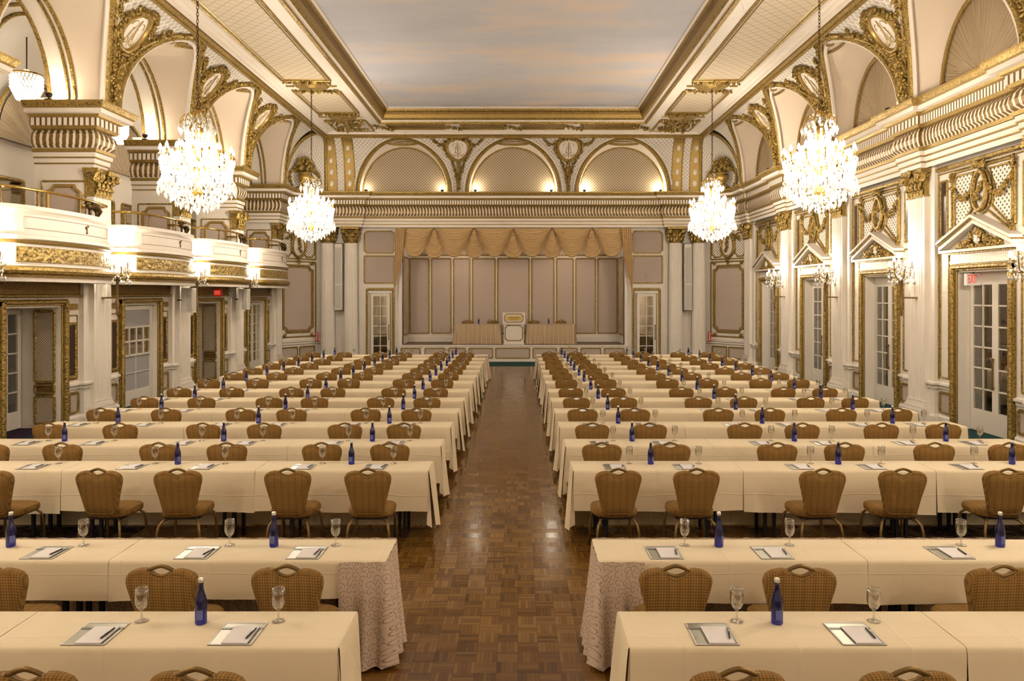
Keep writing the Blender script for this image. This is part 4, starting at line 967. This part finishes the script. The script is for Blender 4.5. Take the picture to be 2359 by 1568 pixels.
# ================================================================ COVE UPLIGHTS
def make_uplight():
    r = thing('uplight', 'x', 'uplight'); b = MB(); b.box(-.06, .06, -.05, .05, 0, .03, 'black'); b.tube([(0, 0, .03), (0, 0, .07)], .015, 'black', 6); b.build('base', r)
    h = MB(); h.lathe([(.0, .06), (.04, .07), (.065, .11), (.065, .15)], 'black', (0, 0, 0), 12); h.build('lamp_head', r)
    l = MB(); l.lathe([(0, .145), (.06, .145)], 'lampglow', (0, 0, 0), 12); l.build('lens', r); return r
u0 = make_uplight(); first = True
UP = [(X(-1, 9.45), y-.60, 6.63, 'on the balcony-side pier top, pier %s from camera' % ORD[i+1], 46) for i, y in enumerate(PY[2:6])]
UP += [(c+s*1.5, 29.08, 6.63, 'at the %s foot of stage lunette, %s' % (('balcony-side', 'pediment-side')[s > 0], nm), e) for (c, nm, e2) in zip(BCX, ('balcony side', 'centre', 'pediment side'), (22, 55, 65)) for s, e in ((-1, e2*.6 if nm != 'pediment side' else e2), (1, e2))]
UP += [(X(1, 8.40), y+.62, 6.63, 'on the pediment-side cornice just past pilaster, %s from camera' % ORD[i+2], 10) for i, y in enumerate(PY[3:6])]
for x, y, z, ds, e in UP:
    lb = 'small black uplight '+ds
    if first: u0.location = (x, y, z); u0['label'] = lb; u0['group'] = 'cove uplights'; first = False
    else: dup(u0, (x, y, z), 0, lb, 'cove uplights')
    lamp((x, y, z+.22), e, .06, (1, .86, .66))
lamp((X(-1, 7.3), 27.6, 6.95), 22, .1); lamp((X(1, 7.3), 27.6, 6.95), 22, .1)

# ================================================================ GILDED URNS
def make_urn():
    r = thing('gilded_urn', 'x', 'urn'); rnd = random.Random(4)
    b = MB(); b.box(-.26, .26, -.20, .20, 0, .10, 'gold'); b.lathe([(.22, .10), (.20, .15), (.10, .20), (.12, .24), (.20, .32), (.25, .44), (.24, .54), (.19, .58), (.25, .64), (.22, .66)], 'goldsm', (0, 0, 0), 18); b.build('vase', r, smooth=.8)
    f = MB()
    for i in range(150): a = rnd.uniform(0, 2*PI); u = math.sqrt(rnd.random()); z = .66+.52*math.sqrt(1-u*u)*rnd.uniform(.35, 1.1); f.blob((.46*u*cos(a), .20*u*sin(a), z), (.06, .05, .065), 'gold', Matrix.Rotation(rnd.uniform(0, 3), 3, 'Y'))
    for s in (-1, 1): leafy(f, [(s*.36, 0, .80), (s*.60, 0, .62), (s*.62, 0, .35), (s*.52, 0, .12)], .075, 30, 'gold', .7, rnd)
    f.build('flower_spray', r); return r
ur = make_urn(); ur.location = (X(-1, 7.95), 28.12, 6.63); ur.rotation_euler.z = .8; ur['label'] = 'gilded urn of flowers on the cornice, balcony-side corner by the stage'; ur['group'] = 'gilded urns'
dup(ur, (X(1, 7.95), 28.12, 6.63), -.8, 'gilded urn of flowers on the cornice, pediment-side corner by the stage', 'gilded urns')

# ================================================================ STAGE DRAPERY
def swag(parent, xc, w, zt, dp, y, top):
    P, U = [], []; nu, nv = 24, 72
    for j in range(nv+1):
        v = j/nv; row, ru = [], []
        for i in range(nu+1):
            u = -1+2*i/nu; e = 1-abs(u)**(2.1 if top > .5 else 3.0)
            half = w*(top+(1-top)*min(1, v*1.15)**.8) if not 0 else w
            z = zt-dp*(v**.85)*e-(dp*.06*v if 0 else 0)
            x = xc+u*(w*top*(1-v)+w*v*.98 if top < .5 else w*(1-.06*v))
            fold = (abs(sin(v*PI*11.0))**.7*2-1)*.045*(.35+.65*e)
            row.append((x, y-.05-.06*e*v-fold, z)); ru.append((u*.3, v))
        P.append(row); U.append(ru)
    m = MB(); m.grid(P, 'satin', U); return m.build('swag', parent, smooth=True)
va = thing('valance', 'gold satin swagged valance across the top of the stage opening', 'valance', (0, 0, 0))
bigx = [(330, 190), (865, 235), (1405, 235), (1935, 225)]
def cx_(p): return (900+p/5.8975-VX)*YS/F
W6 = [cx_(330), cx_(865), cx_(1405)]; W6 = W6+[2*XC-0.02-w for w in reversed(W6)]
for i, xx in enumerate(W6): swag(va, xx, .78 if i in (0, 5) else .80, 5.27, 1.16, YS-.06, .8)
for i in range(5): xx = (W6[i]+W6[i+1])/2; swag(va, xx, .60, 5.24, 1.16, YS-.0, .12)
hb = MB(); hb.box(OL-.2, OR+.2, YS-.03, YS+.05, 5.14, 5.28, 'satin'); hb.build('header_board', va)
def jabot(s, lab):
    P, U = [], []; nu, nv = 40, 24
    for j in range(nv+1):
        v = j/nv; row, ru = [], []
        for i in range(nu+1):
            u = i/nu; wd = .40*(1-.12*v)
            hem = 2.42+1.45*(u**.8)+.15*math.floor(u*5)/5
            z = 5.25-(5.25-hem)*v
            x = X(s, 4.62)-s*u*wd+s*.06*v
            row.append((x, YS-.28-.040*sin(u*2*PI*5), z)); ru.append((u, v))
        P.append(row); U.append(ru)
    m = MB(); m.grid(P, 'satin', U); o = m.build('side_jabot', None, smooth=True); tag(o, lab, 'drapery', 'stage jabots'); return o
jabot(-1, 'gold satin cascade drape hanging at balcony-side edge of the stage opening'); jabot(1, 'gold satin cascade drape hanging at pediment-side edge of the stage opening')

# ================================================================ TABLES, CLOTHS
TH, TD = .75, .45
def skirt_wall(path, z0, z1, flare, pleats, k, depth=.02, seed=0):
    P = [Vector(p) for p in path]; L = [0]
    for a, b in zip(P, P[1:]): L.append(L[-1]+(b-a).length)
    n = max(8, int(L[-1]*pleats*6)); pts = []
    for q in range(n+1):
        d = L[-1]*q/n; i = 0
        while i < len(P)-2 and d > L[i+1]: i += 1
        t = (d-L[i])/max(L[i+1]-L[i], 1e-6); p = P[i].lerp(P[i+1], t); dr = (P[i+1]-P[i]).normalized(); pts.append((p, Vector((dr.y, -dr.x)), d))
    m = MB(); rows, U = [], []; nz = 8
    for j in range(nz+1):
        v = j/nz; z = z1+(z0-z1)*v; row, ru = [], []
        for p, nr, d in pts:
            w = sin(d*pleats*2*PI+.8*sin(d*3+seed)); a = (flare*v**1.3)+depth*(.25+v*.75)*(w*abs(w)**.2 if abs(w) > 1e-6 else 0)
            q = p+nr*(.006+max(-.05 if k == 'skirt' else -.004, a)); row.append((q.x, q.y, z)); ru.append((d, z))
        rows.append(row); U.append(ru)
    m.grid(rows, k, U, flip=True); return m
def cloth(x0, x1, yf, hem, endL=False, endR=False, seed=0, back=.02):
    rnd = random.Random(seed); m = MB(); yn = yf-TD; zt = TH+.005
    nx = max(10, int((x1-x0)/.07)); xsn = [x0+(x1-x0)*i/nx for i in range(nx+1)]
    ph = [rnd.uniform(0, 6) for _ in range(6)]
    def wav(x, z): d = (zt-z); return (.010*sin(x*5+ph[0])+.006*sin(x*13+ph[1]))*min(1, d*2.4)
    tilt = rnd.uniform(-.015, .015); hm = hem+rnd.uniform(-.015, .015)
    def hemz(x): return hm+tilt*(x-x0)/(x1-x0)*2+.008*sin(x*4+ph[2])
    rows = []
    for x in xsn:
        h = hemz(x); col = [(x, yf+.018+abs(wav(x, .1))*.5, back)]
        for q in range(1, 5): z = back+(zt-.03-back)*q/4; col.append((x, yf+.012+wav(x+1, z)*.5*(1-q/5), z))
        col += [(x, yf+.006, zt-.012), (x, yf-.006, zt), (x, yf-TD*.35, zt+.0008*sin(x*9+ph[3])), (x, yn+TD*.3, zt+.0008*sin(x*7+ph[4])), (x, yn+.008, zt), (x, yn-.005, zt-.010), (x, yn-.010, zt-.03)]
        for q in range(1, 6): z = zt-.03+(h-zt+.03)*q/5; col.append((x, yn-.010-.012*q/5-max(-.006, wav(x, z)), z))
        rows.append(col)
    m.grid(rows, 'cloth', flip=True)
    for en_, s, xe in ((endL, -1, x0), (endR, 1, x1)):
        if not en_: continue
        g = []
        for q in range(11):
            t = q/10; y = yn+(yf-yn)*t; zb = .11-.085*t+.02*sin(t*PI)
            c = [(xe, y, zt), (xe+s*.008, y, zt-.012)]
            for w in range(1, 8): v = w/7; c.append((xe+s*(.010+.05*v+.030*v*sin(t*7+ph[5])), y-.018*v*(1-t)+.01*t*v, zt-.012+(zb-zt+.012)*v))
            g.append(c)
        m.grid(g, 'cloth', flip=(s > 0))
        # the corner fold
        m.add([(xe, yn, zt-.002), (xe+s*.045, yn-.022, .14), (xe-s*.015, yn-.012, .17)], [(0, 1, 2)], 'cloth')
    return m.build('tablecloth', None, smooth=1.1)
def table(x0, x1, yf, lab):
    w = x1-x0
    r = thing('folding_table', lab, 'table', (x0, yf, 0), 0, 'folding tables under the cloths'); b = MB(); b.box(.02, w-.02, -TD+.01, -.01, TH-.03, TH-.002, 'black'); b.build('table_top', r)
    for u in (.24, .34, w-.34, w-.24):
        for v in (-.06, -TD+.10):
            l = MB(); l.box(u-.016, u+.016, v-.016, v+.016, 0, TH-.03, 'black'); l.build('leg', r)
YF = [0, 4.42, 5.717, 8.411, 9.70, 11.02, 12.33, 13.6, 14.88, 16.25, 17.43, 18.56, 19.73, 20.93, 22.12, 23.34]
LB = [-.965, -2.86, -4.85, -6.88]; RB = [.60, 2.42, 4.50, 6.44]
SIDE = {-1: 'balcony', 1: 'pediment'}
POS = {-1: ('nearest the aisle', 'second from the aisle', 'outermost'), 1: ('nearest the aisle', 'second from the aisle', 'outermost')}
for row in range(1, 16):
    yf = YF[row]; rnd = random.Random(row); nb = {1: 2, 2: 2}.get(row, 3)
    hem = {1: .36, 2: .46}.get(row, .31)
    for s in (-1, 1):
        B = LB if s < 0 else RB
        for k in range(nb):
            e0, e1 = B[k], B[k+1]
            if row == 15 and k == 2: e1 = s*6.35 if s > 0 else -6.55
            j0 = 0 if k == 0 else random.Random(row*9+k+s).uniform(-.09, .09); j1 = 0 if k == nb-1 else random.Random(row*9+k+1+s).uniform(-.09, .09)
            skirted = row in (2, 15)
            e0 = e0-s*.03 if skirted and k == 0 else e0; a, b = sorted((e0+j0, e1+j1)); endA = (k == 0 and not skirted); endB = (k == nb-1 and nb == 3)
            o = cloth(a+.0015, b-.0015, yf, hem, endL=(endB if s < 0 else endA), endR=(endA if s < 0 else endB), seed=row*10+k+(5 if s > 0 else 0), back=.42 if skirted else .02)
            tag(o, 'ivory tablecloth, %s row from the camera, %s side, %s' % (ORD[row], SIDE[s], POS[s][k]), 'tablecloth', 'ivory tablecloths')
            if row <= 3: table(a+.03, b-.03, yf-.0, 'black folding table under ivory cloth, %s row from camera, %s side, %s' % (ORD[row], SIDE[s], POS[s][k]))
            if k == 0 and skirted:
                ex = B[0]; inn = ex+s*.30; yn = yf-TD
                pth = [(inn, yn-.03), (ex-s*.01, yn-.03), (ex-s*.02, yn-.02), (ex-s*.02, yf+.02), (ex, yf+.03), (ex+s*(5.7 if row == 15 else 3.2), yf+.03)]
                if s > 0: m = skirt_wall(pth[::-1], .025, TH+.003, .06, 6.5, 'swirl', .040, row)
                else: m = skirt_wall(pth, .025, TH+.003, .06, 6.5, 'swirl', .040, row)
                m = m.build('table_skirt', None, smooth=True); tag(m, 'pleated scroll-patterned table skirt, aisle end of %s row from camera, %s side' % (ORD[row], SIDE[s]), 'table skirt', 'scroll-patterned table skirts')

# ================================================================ CHAIRS
def make_chair():
    r = thing('banquet_chair', 'x', 'chair')
    half = [(.0, .440), (.10, .441), (.14, .452), (.158, .485), (.172, .55), (.192, .64), (.213, .72), (.228, .78), (.233, .815), (.228, .845), (.210, .872), (.175, .890), (.130, .899), (.100, .899), (.080, .888), (.050, .862), (.0, .847)]
    ol = half+[(-x, z) for x, z in reversed(half[1:-1])]
    def yb(z): return .065-(z-.44)*.13
    m = MB(); n = len(ol); cz = .66; rings = []
    for sc, d in ((.0, -.047), (.55, -.046), (.86, -.043), (.875, -.039), (.90, -.042), (.97, -.036), (1.0, -.018), (1.0, .010), (.97, .026), (.5, .036), (.0, .038)):
        rings.append([(x*sc, yb(cz+(z-cz)*sc)+d, cz+(z-cz)*sc) for x, z in ol+ol[:1]])
    m.grid(rings, 'chair'); m.build('backrest', r, smooth=True)
    h = MB(); zc = .898
    zc = .886; pts = [(.090*cos(t), yb(.9)-.012, zc+(.033 if sin(t) > 0 else .034)*(1-abs(cos(t))**1.5)*(1 if sin(t) >= 0 else -1)) for t in [2*PI*i/28 for i in range(28)]]
    h.tube(pts, [.0085]*28, 'bronze', 7, closed=True, sq=1.6)
    for s in (-1, 1): h.blob((s*.094, yb(.9)-.012, zc+.004), (.020, .022, .012), 'bronze')
    h.build('handle', r, smooth=True)
    b = MB(); P = []
    so = []
    for i in range(28):
        t = 2*PI*i/28; e = 3.2; cx, sy = cos(t), sin(t); rr = (abs(cx)**e+abs(sy)**e)**(-1/e); so.append((.232*rr*cx, .285+.225*rr*sy))
    for sc, z in ((.0, .405), (.93, .405), (.985, .42), (1.0, .445), (.985, .468), (.93, .482), (.6, .492), (.0, .494)):
        P.append([(x*sc, .285+(y-.285)*sc, z-.012*((y-.285)/.225)**2*(1 if y > .285 else -.4)) for x, y in so+so[:1]])
    b.grid(P, 'chair', flip=False); b.build('seat', r, smooth=True)
    f = MB(); f.box(-.17, .17, .10, .46, .385, .405, 'black'); f.build('seat_frame', r)
    for sx_ in (-1, 1):
        for fr in (0, 1):
            l = MB(); y0 = .42 if fr else .12; y1 = .475 if fr else .03
            l.tube([(sx_*.13, y0, .392), (sx_*.165, (y0+y1)/2, .385), (sx_*.195, y1, .345), (sx_*.207, y1+(.004 if fr else -.012), .28), (sx_*.222, y1+(.02 if fr else -.06), .0)], .0135, 'bronze', 7); l.build('leg', r, smooth=True)
    return r
ch = make_chair(); used = [False]
def place_chair(x, y, rz, lab, grp, z=0):
    if not used[0]: ch.location = (x, y, z); ch.rotation_euler.z = rz; ch['label'] = lab; ch['group'] = grp; used[0] = True
    else: dup(ch, (x, y, z), rz, lab, grp)
CH = {1: ([453, 59], [1700, 2095]), 2: ([661, 372, -26], [1557, 1843, 2310]), 3: ([847, 662, 409, 227, -24], [1424.7, 1605, 1895.7, 2080, 2321]),
 4: ([897.7, 741, 522, 366, 142.4, -26], [1386.6, 1544.8, 1791, 1946, 2153, 2324]), 5: ([930, 794, 608, 467.5, 276, 113], [1364.5, 1497, 1716, 1848.5, 2031, 2174]),
 6: ([959, 842, 671, 554, 382, 232.7], [1342, 1462.6, 1655, 1774, 1939, 2067.5]), 7: ([983.3, 876.5, 724, 619.6, 463.5, 332.5], [1328, 1437, 1609, 1713.5, 1867.7, 1970.6]),
 8: ([1003.5, 906.5, 766.6, 671, 533.4, 412], [1315, 1413, 1570, 1670, 1805, 1901]), 9: ([1018.5, 930, 803, 715, 592.5, 480], [1304.6, 1395, 1537.8, 1629.5, 1752.5, 1840]),
 10: ([1032.7, 950, 834.6, 751.7, 637, 540], [1295.6, 1378, 1510.5, 1593, 1708, 1794]), 11: ([1044, 967, 860, 785, 676.6, 582], [1287.5, 1365, 1488.6, 1563, 1670, 1753]),
 12: ([1053, 983, 883.8, 812.6, 712, 624.7], [1277, 1354.5, 1466.7, 1537, 1635, 1717]), 13: ([1061, 995.4, 899.4, 834, 742, 661.6], [1275, 1341, 1450.6, 1516, 1609, 1681]),
 14: ([1068, 1006, 918.5, 855.8, 770.7, 693.5], [1269, 1333.6, 1433, 1496.7, 1588, 1656]), 15: ([1074.5, 1015, 931.6, 875, 793.4, 721], [1265.4, 1326, 1421, 1478.6, 1561.7, 1630.5])}
BT = {1: ([463], [1790]), 2: ([631, 25], [1656, 2304]), 3: ([809.7, 409.5], [1499, 1931, 2331.5]), 4: ([858, 515.5, 148.8], [1456, 1830, 2179]), 5: ([897, 595.7, 272], [1424, 1756, 2056]),
 6: ([929, 657.7, 372], [1400, 1695, 1964.5]), 7: ([955, 708.6, 448.8], [1378, 1645, 1891]), 8: ([974.7, 751, 514.5], [1361, 1606, 1829.8]), 9: ([991, 785, 567.5], [1345.6, 1571, 1777]),
 10: ([1004.5, 814, 615], [1334, 1540.5, 1733]), 11: ([1016.7, 839.7, 653.5], [1322.8, 1515, 1695]), 12: ([1029.6, 863, 688], [1315, 1494, 1663.4]), 13: ([1035, 881.4, 719], [1308, 1476.5, 1634.8]),
 14: ([1042.8, 897.5, 745.6], [1301, 1459.4, 1611.5]), 15: ([1050.5, 913.6, 771], [1294.5, 1444, 1585.8])}
# ---- table settings
def lathe_obj(name, prof, k, seg=20):
    m = MB(); m.lathe(prof, k, seg=seg); return m.build(name, None, smooth=True)
gob = lathe_obj('water_goblet', [(0, 0), (.034, .001), (.036, .004), (.012, .010), (.006, .018), (.005, .055), (.010, .064), (.022, .074), (.033, .095), (.037, .120), (.036, .150), (.033, .182), (.0315, .182), (.0345, .150), (.0355, .120), (.0315, .097), (.020, .078), (.004, .070), (0, .070)], 'glass', 20)
def make_bottle():
    r = thing('water_bottle', 'x', 'bottle'); m = MB(); m.lathe([(0, 0), (.030, .0), (.0335, .006), (.0335, .115), (.031, .140), (.021, .170), (.0145, .195), (.013, .230), (.0145, .232), (.0145, .24), (0, .24)], 'blue', seg=18); m.build('body', r, smooth=.9)
    c = MB(); c.lathe([(.0150, .236), (.0160, .238), (.0160, .256), (.013, .259), (0, .259)], 'cap', seg=14); c.build('cap', r, smooth=.9)
    l = MB(); l.lathe([(.0340, .03), (.0341, .085)], 'label', seg=10, ang=1.1); lo = l.build('paper_label', r, smooth=True); lo.rotation_euler.z = -PI/2-.2; lo['label'] = 'pale rectangular bottle label'; return r
bot = make_bottle()
def make_board():
    r = thing('blotter_board', 'x', 'blotter'); m = MB(); m.box(-.118, .118, 0, .268, 0, .004, 'silver'); m.build('board', r); b = MB(); b.box(-.119, .119, .185, .205, .0042, .0066, 'band'); b.build('clip_band', r); 
    e = MB(); 
    for x0, x1, y0, y1 in ((-.118, .118, 0, .006), (-.118, .118, .262, .268), (-.118, -.112, .006, .262), (.112, .118, .006, .262)): e.box(x0, x1, y0, y1, .004, .0055, 'paper')
    e.build('edge_rim', r); return r
brd = make_board()
pm = MB(); pm.box(-.07, .07, 0, .200, 0, .006, 'paper'); pad = pm.build('notepad', None)
def make_pen():
    r = thing('pen', 'x', 'pen'); m = MB(); m.tube([(0, 0, .005), (0, .012, .005), (0, .13, .005)], [.0015, .005, .005], 'pen', 8); m.build('barrel', r, smooth=.8); c = MB(); c.box(-.0015, .0015, .075, .125, .0102, .0118, 'cap'); c.build('clip', r); return r
pen = make_pen()
proto = {'g': [gob, 0], 'b': [bot, 0], 'd': [brd, 0], 'n': [pad, 0], 'p': [pen, 0]}
CAT = {'g': 'glass', 'b': 'bottle', 'd': 'blotter', 'n': 'notepad', 'p': 'pen'}
GRP = {'g': 'water goblets on the tables', 'b': 'blue bottles on the tables', 'd': 'blotter boards on the tables', 'n': 'white notepads on the tables', 'p': 'pens on the notepads'}
def put(k, loc, rz, lab, sc=1.0):
    o, n = proto[k]
    if n == 0: o.location = loc; o.rotation_euler.z = rz; r = o; tag(o, lab, CAT[k], GRP[k])
    else: r = dup(o, loc, rz, lab, GRP[k])
    if sc != 1.0: r.scale = (sc, sc, sc)
    proto[k][1] += 1
ZTOP = TH+.0065
for row in range(1, 16):
    yf = YF[row]; cyo = 1.0 if row < 3 else (1.08 if row < 9 else 1.0); cy = yf-cyo
    for si, s in ((0, -1), (1, 1)):
        sd = SIDE[s]
        for q, px in enumerate(CH[row][si]):
            rnd = random.Random(row*100+si*50+q); cx = (px-VX)*cy/F
            loc = '%s row from the camera, %s from the aisle, %s side' % (ORD[row], ORD[q+1], sd)
            place_chair(cx, cy, rnd.uniform(-.06, .06), 'tan checked banquet chair, '+loc, 'banquet chairs at the tables')
            gx = cx+(.10 if s < 0 else .25); lim = (LB[3]+.12 if s < 0 else RB[3]-.10)
            if s > 0 and row == 15 and gx > 6.2: gx = 6.2
            if abs(gx) > abs(lim): gx = lim
            put('g', (gx, yf-.14, ZTOP), rnd.uniform(0, 6), 'clear stemmed water goblet, '+loc, 1.06)
            bx = cx+(-.07 if s < 0 else .06)
            if abs(bx) > abs(lim)-.12: bx = lim-s*.12
            ny = yf-TD
            if row <= 12:
                put('d', (bx, ny+.012, ZTOP), 0, 'silver blotter board, '+loc)
                if row <= 10: put('n', (bx+.025, ny+.016, ZTOP+.0075), 0, 'white notepad on its board, '+loc)
                put('p', (bx+.075, ny+.05, ZTOP+.0145), rnd.uniform(-.22, -.05), 'black pen on notepad, '+loc)
        for q, px in enumerate(BT[row][si]):
            by = yf-.165; put('b', ((px-VX)*by/F, by, ZTOP), random.Random(row*7+q+si).uniform(-.6, .6), 'cobalt blue water bottle, %s row from the camera, %s from the aisle, %s side' % (ORD[row], ORD[q+1], sd))

# ================================================================ STAGE FURNITURE
STG = STZ+.004
def head_table(x0, x1, lab):
    r = thing('head_table', lab, 'table', (0, 0, 0)); yn, yf = 29.36, 29.87; ht = STG+.80
    t = MB(); t.box(x0-.01, x1+.01, yn-.03, yf, ht-.02, ht, 'skirt'); t.build('table_top', r)
    m = skirt_wall([(x0, yf), (x0, yn), (x1, yn), (x1, yf)], STG+.01, ht-.002, .03, 5.2, 'skirt', .060, 2); m.build('pleated_skirt', r, smooth=True)
    for u in (x0+.2, x1-.2): l = MB(); l.box(u-.02, u+.02, yf-.12, yf-.08, STG, ht-.03, 'black'); l.build('leg', r)
sx2 = lambda px: (px-VX)*29.3/F
head_table(sx2(1047), sx2(1152), 'beige skirted table on the stage, balcony side of the lectern'); head_table(sx2(1214), sx2(1325), 'beige skirted table on the stage, pediment side of the lectern')
for i, (px, nm) in enumerate(((1077, 'balcony-side table, outer seat'), (1135, 'balcony-side table, seat by lectern'), (1231, 'pediment-side table, seat by lectern'), (1292, 'pediment-side table, outer seat'))):
    place_chair((px-VX)*30.5/F, 30.55, PI, 'tan checked chair behind the stage %s' % nm, 'chairs on the stage', STG)
    put('g', ((px-VX)*30.0/F-.10+(0 if i < 2 else .12), 29.52, STG+.8015), 0, 'water goblet on the stage %s' % nm, 1.06)
for px, nm in ((1103, 'balcony-side'), (1264, 'pediment-side')): put('b', ((px-VX)*29.6/F, 29.6, STG+.8015), 0, 'cobalt blue bottle on the %s stage table' % nm)
pod = thing('lectern', 'white lectern with gilt panels and a lettered plaque at stage centre', 'lectern', (0, 0, 0)); px0, px1 = sx2(1162)-.02, sx2(1205)+.03; pc = (px0+px1)/2
b = MB(); b.box(px0, px1, 29.22, 29.62, STG+.06, STG+.80, 'white'); b.box(px0-.02, px1+.02, 29.20, 29.64, STG, STG+.06, 'white'); rect(b, yplane(29.22), px0+.05, px1-.05, STG+.16, STG+.75, .02, 'gold', notch=.07); b.build('lower_cabinet', pod)
u = MB(); u.box(px0-.05, px1+.05, 29.16, 29.66, STG+.80, STG+.84, 'white'); u.add([(px0-.05, 29.16, STG+.84), (px1+.05, 29.16, STG+.84), (px1+.05, 29.16, STG+1.27), (px0-.05, 29.16, STG+1.27), (px0-.05, 29.66, STG+.84), (px1+.05, 29.66, STG+.84), (px1+.05, 29.66, STG+1.13), (px0-.05, 29.66, STG+1.13)], [(0, 1, 2, 3), (1, 5, 6, 2), (5, 4, 7, 6), (4, 0, 3, 7), (3, 2, 6, 7)], 'white'); rect(u, yplane(29.16), px0+.03, px1-.03, STG+.89, STG+1.21, .018, 'gold', notch=.06); u.build('upper_desk', pod)
p = MB(); p.box(px0+.09, px1-.09, 29.135, 29.155, STG+.96, STG+1.14, 'plate'); po = p.build('brass_plaque', pod)
def text(body, size, loc, k, parent, rot=(PI/2, 0, 0), shear=0.0, ex=.002, name='lettering'):
    c = bpy.data.curves.new(name, 'FONT'); c.body = body; c.size = size; c.align_x = 'CENTER'; c.align_y = 'CENTER'; c.extrude = ex; c.shear = shear; 
    tmp = bpy.data.objects.new('tmp', c); COL.objects.link(tmp); dg = bpy.context.evaluated_depsgraph_get(); me = bpy.data.meshes.new_from_object(tmp.evaluated_get(dg)); bpy.data.objects.remove(tmp); me.materials.clear(); me.materials.append(M[k])
    o = bpy.data.objects.new(name, me); COL.objects.link(o); o.location = loc; o.rotation_euler = rot; o.parent = parent; return o
text('Fairmont', .105, (pc, 29.132, STG+1.075), 'bronzedk', po, shear=.35); text('COPLEY PLAZA', .045, (pc, 29.132, STG+.995), 'bronzedk', po)

# ================================================================ SPEAKERS, SIGNS
for s, sd in ((-1, 'balcony'), (1, 'pediment')):
    x = X(s, 6.82); y = 28.86
    o = thing('column_speaker', 'tall slim line-array speaker between the columns, %s side of stage' % sd, 'speaker', (0, 0, 0)); z1, z0 = 4.62, 2.05
    b_ = MB(); b_.box(x-.14, x+.14, y-.10, y+.14, z0, z1, 'speakerbody'); b_.build('cabinet', o)
    for a, c in ((z0+.05, 3.02), (3.06, z1-.14)): g = MB(); g.box(x-.115, x+.115, y-.115, y-.10, a, c, 'speaker'); g.build('grille', o)
    br_ = MB(); br_.box(x-.18, x+.18, y-.06, y+.10, z1, z1+.03, 'bronzedk'); br_.tube([(x, y+.1, 3.2), (x, 29.33, 3.2)], .03, 'bronzedk', 6); br_.tube([(x, y+.1, 4.3), (x, 29.33, 4.3)], .03, 'bronzedk', 6); br_.build('bracket', o)
for i, (y, zz) in enumerate(((19.18, 2.50), (23.06, 2.50))):
    o = thing('wall_speaker', 'white loudspeaker on a bracket under balconies, %s from the camera' % ORD[i+1], 'speaker', (X(-1, 8.37), y, zz)); b_ = MB(); b_.box(-.14, .14, -.12, .12, -.32, .32, 'speakerbody'); b_.build('cabinet', o); g = MB(); g.box(.02, .135, -.14, -.121, -.28, .28, 'speaker'); g.box(.141, .15, -.1, .1, -.28, .28, 'speaker'); g.build('grille', o)
    k = MB(); k.tube([(-.14, 0, 0), (-.32, .05, 0)], .02, 'bronzedk', 6); k.build('bracket', o)
ex = thing('exit_sign', 'white exit sign with red letters hanging in the nearest pedimented doorway', 'exit sign', (X(1, 9.0), 14.28, 2.94)); b_ = MB(); b_.box(-.16, .16, -.04, .04, -.115, .115, 'exitface'); b_.build('housing', ex); tx = text('EXIT', .235, (-.045, -.043, 0), 'exitred', ex); tx.scale = (.36, 1, 1)
k = MB(); k.tube([(0, 0, .115), (0, 0, .15)], .015, 'bronzedk', 6); k.build('hanger', ex)
ex2 = thing('exit_sign', 'small red-lit exit sign above the third doorway under the balconies', 'exit sign', (X(-1, 8.5), 21.35, 2.70)); b_ = MB(); b_.box(-.11, .11, -.04, .04, -.11, .11, 'red'); b_.build('housing', ex2); text('EXIT', .10, (0, -.043, 0), 'exitface', ex2); k = MB(); k.box(-.09, .09, -.0425, -.041, -.07, .07, 'exitred'); k.build('lit_face', ex2); k = MB(); k.tube([(0, 0, .11), (0, 0, .165)], .01, 'bronzedk', 6); k.build('hanger', ex2)
for s, sd in ((-1, 'balcony'), (1, 'pediment')):
    x = X(s, 7.65); o = thing('fire_sign', 'narrow red sign with white arrow beside the column, %s side' % sd, 'sign', (x, 28.74, 1.0)); b_ = MB(); b_.box(-.055, .055, -.006, .006, -.19, .19, 'red'); b_.build('plate', o)
    w = MB(); w.box(-.012, .012, -.009, -.0065, -.10, .10, 'paper'); w.add([(-.03, -.008, -.09), (.03, -.008, -.09), (0, -.008, -.15)], [(0, 2, 1)], 'paper'); w.box(-.03, .03, -.009, -.0065, .12, .15, 'paper'); w.build('arrow', o)

# ================================================================ WORLD, RENDER LOOK
wd = bpy.data.worlds.new('world'); SC.world = wd; wd.use_nodes = True
wd.node_tree.nodes['Background'].inputs[0].default_value = (1, .85, .65, 1); wd.node_tree.nodes['Background'].inputs[1].default_value = .05
SC.view_settings.view_transform = 'Standard'; SC.view_settings.look = 'None'; SC.view_settings.exposure = -0.68
cy_ = SC.cycles; cy_.max_bounces = 4; cy_.diffuse_bounces = 3; cy_.glossy_bounces = 2; cy_.transmission_bounces = 2; cy_.transparent_max_bounces = 8
cy_.caustics_reflective = False; cy_.caustics_refractive = False; cy_.sample_clamp_indirect = 4.0; cy_.sample_clamp_direct = 0
cy_.use_adaptive_sampling = True; cy_.adaptive_threshold = .13; cy_.adaptive_min_samples = 8; cy_.time_limit = 1100; cy_.use_denoising = True; cy_.denoiser = 'OPENIMAGEDENOISE'
cy_.use_light_tree = False
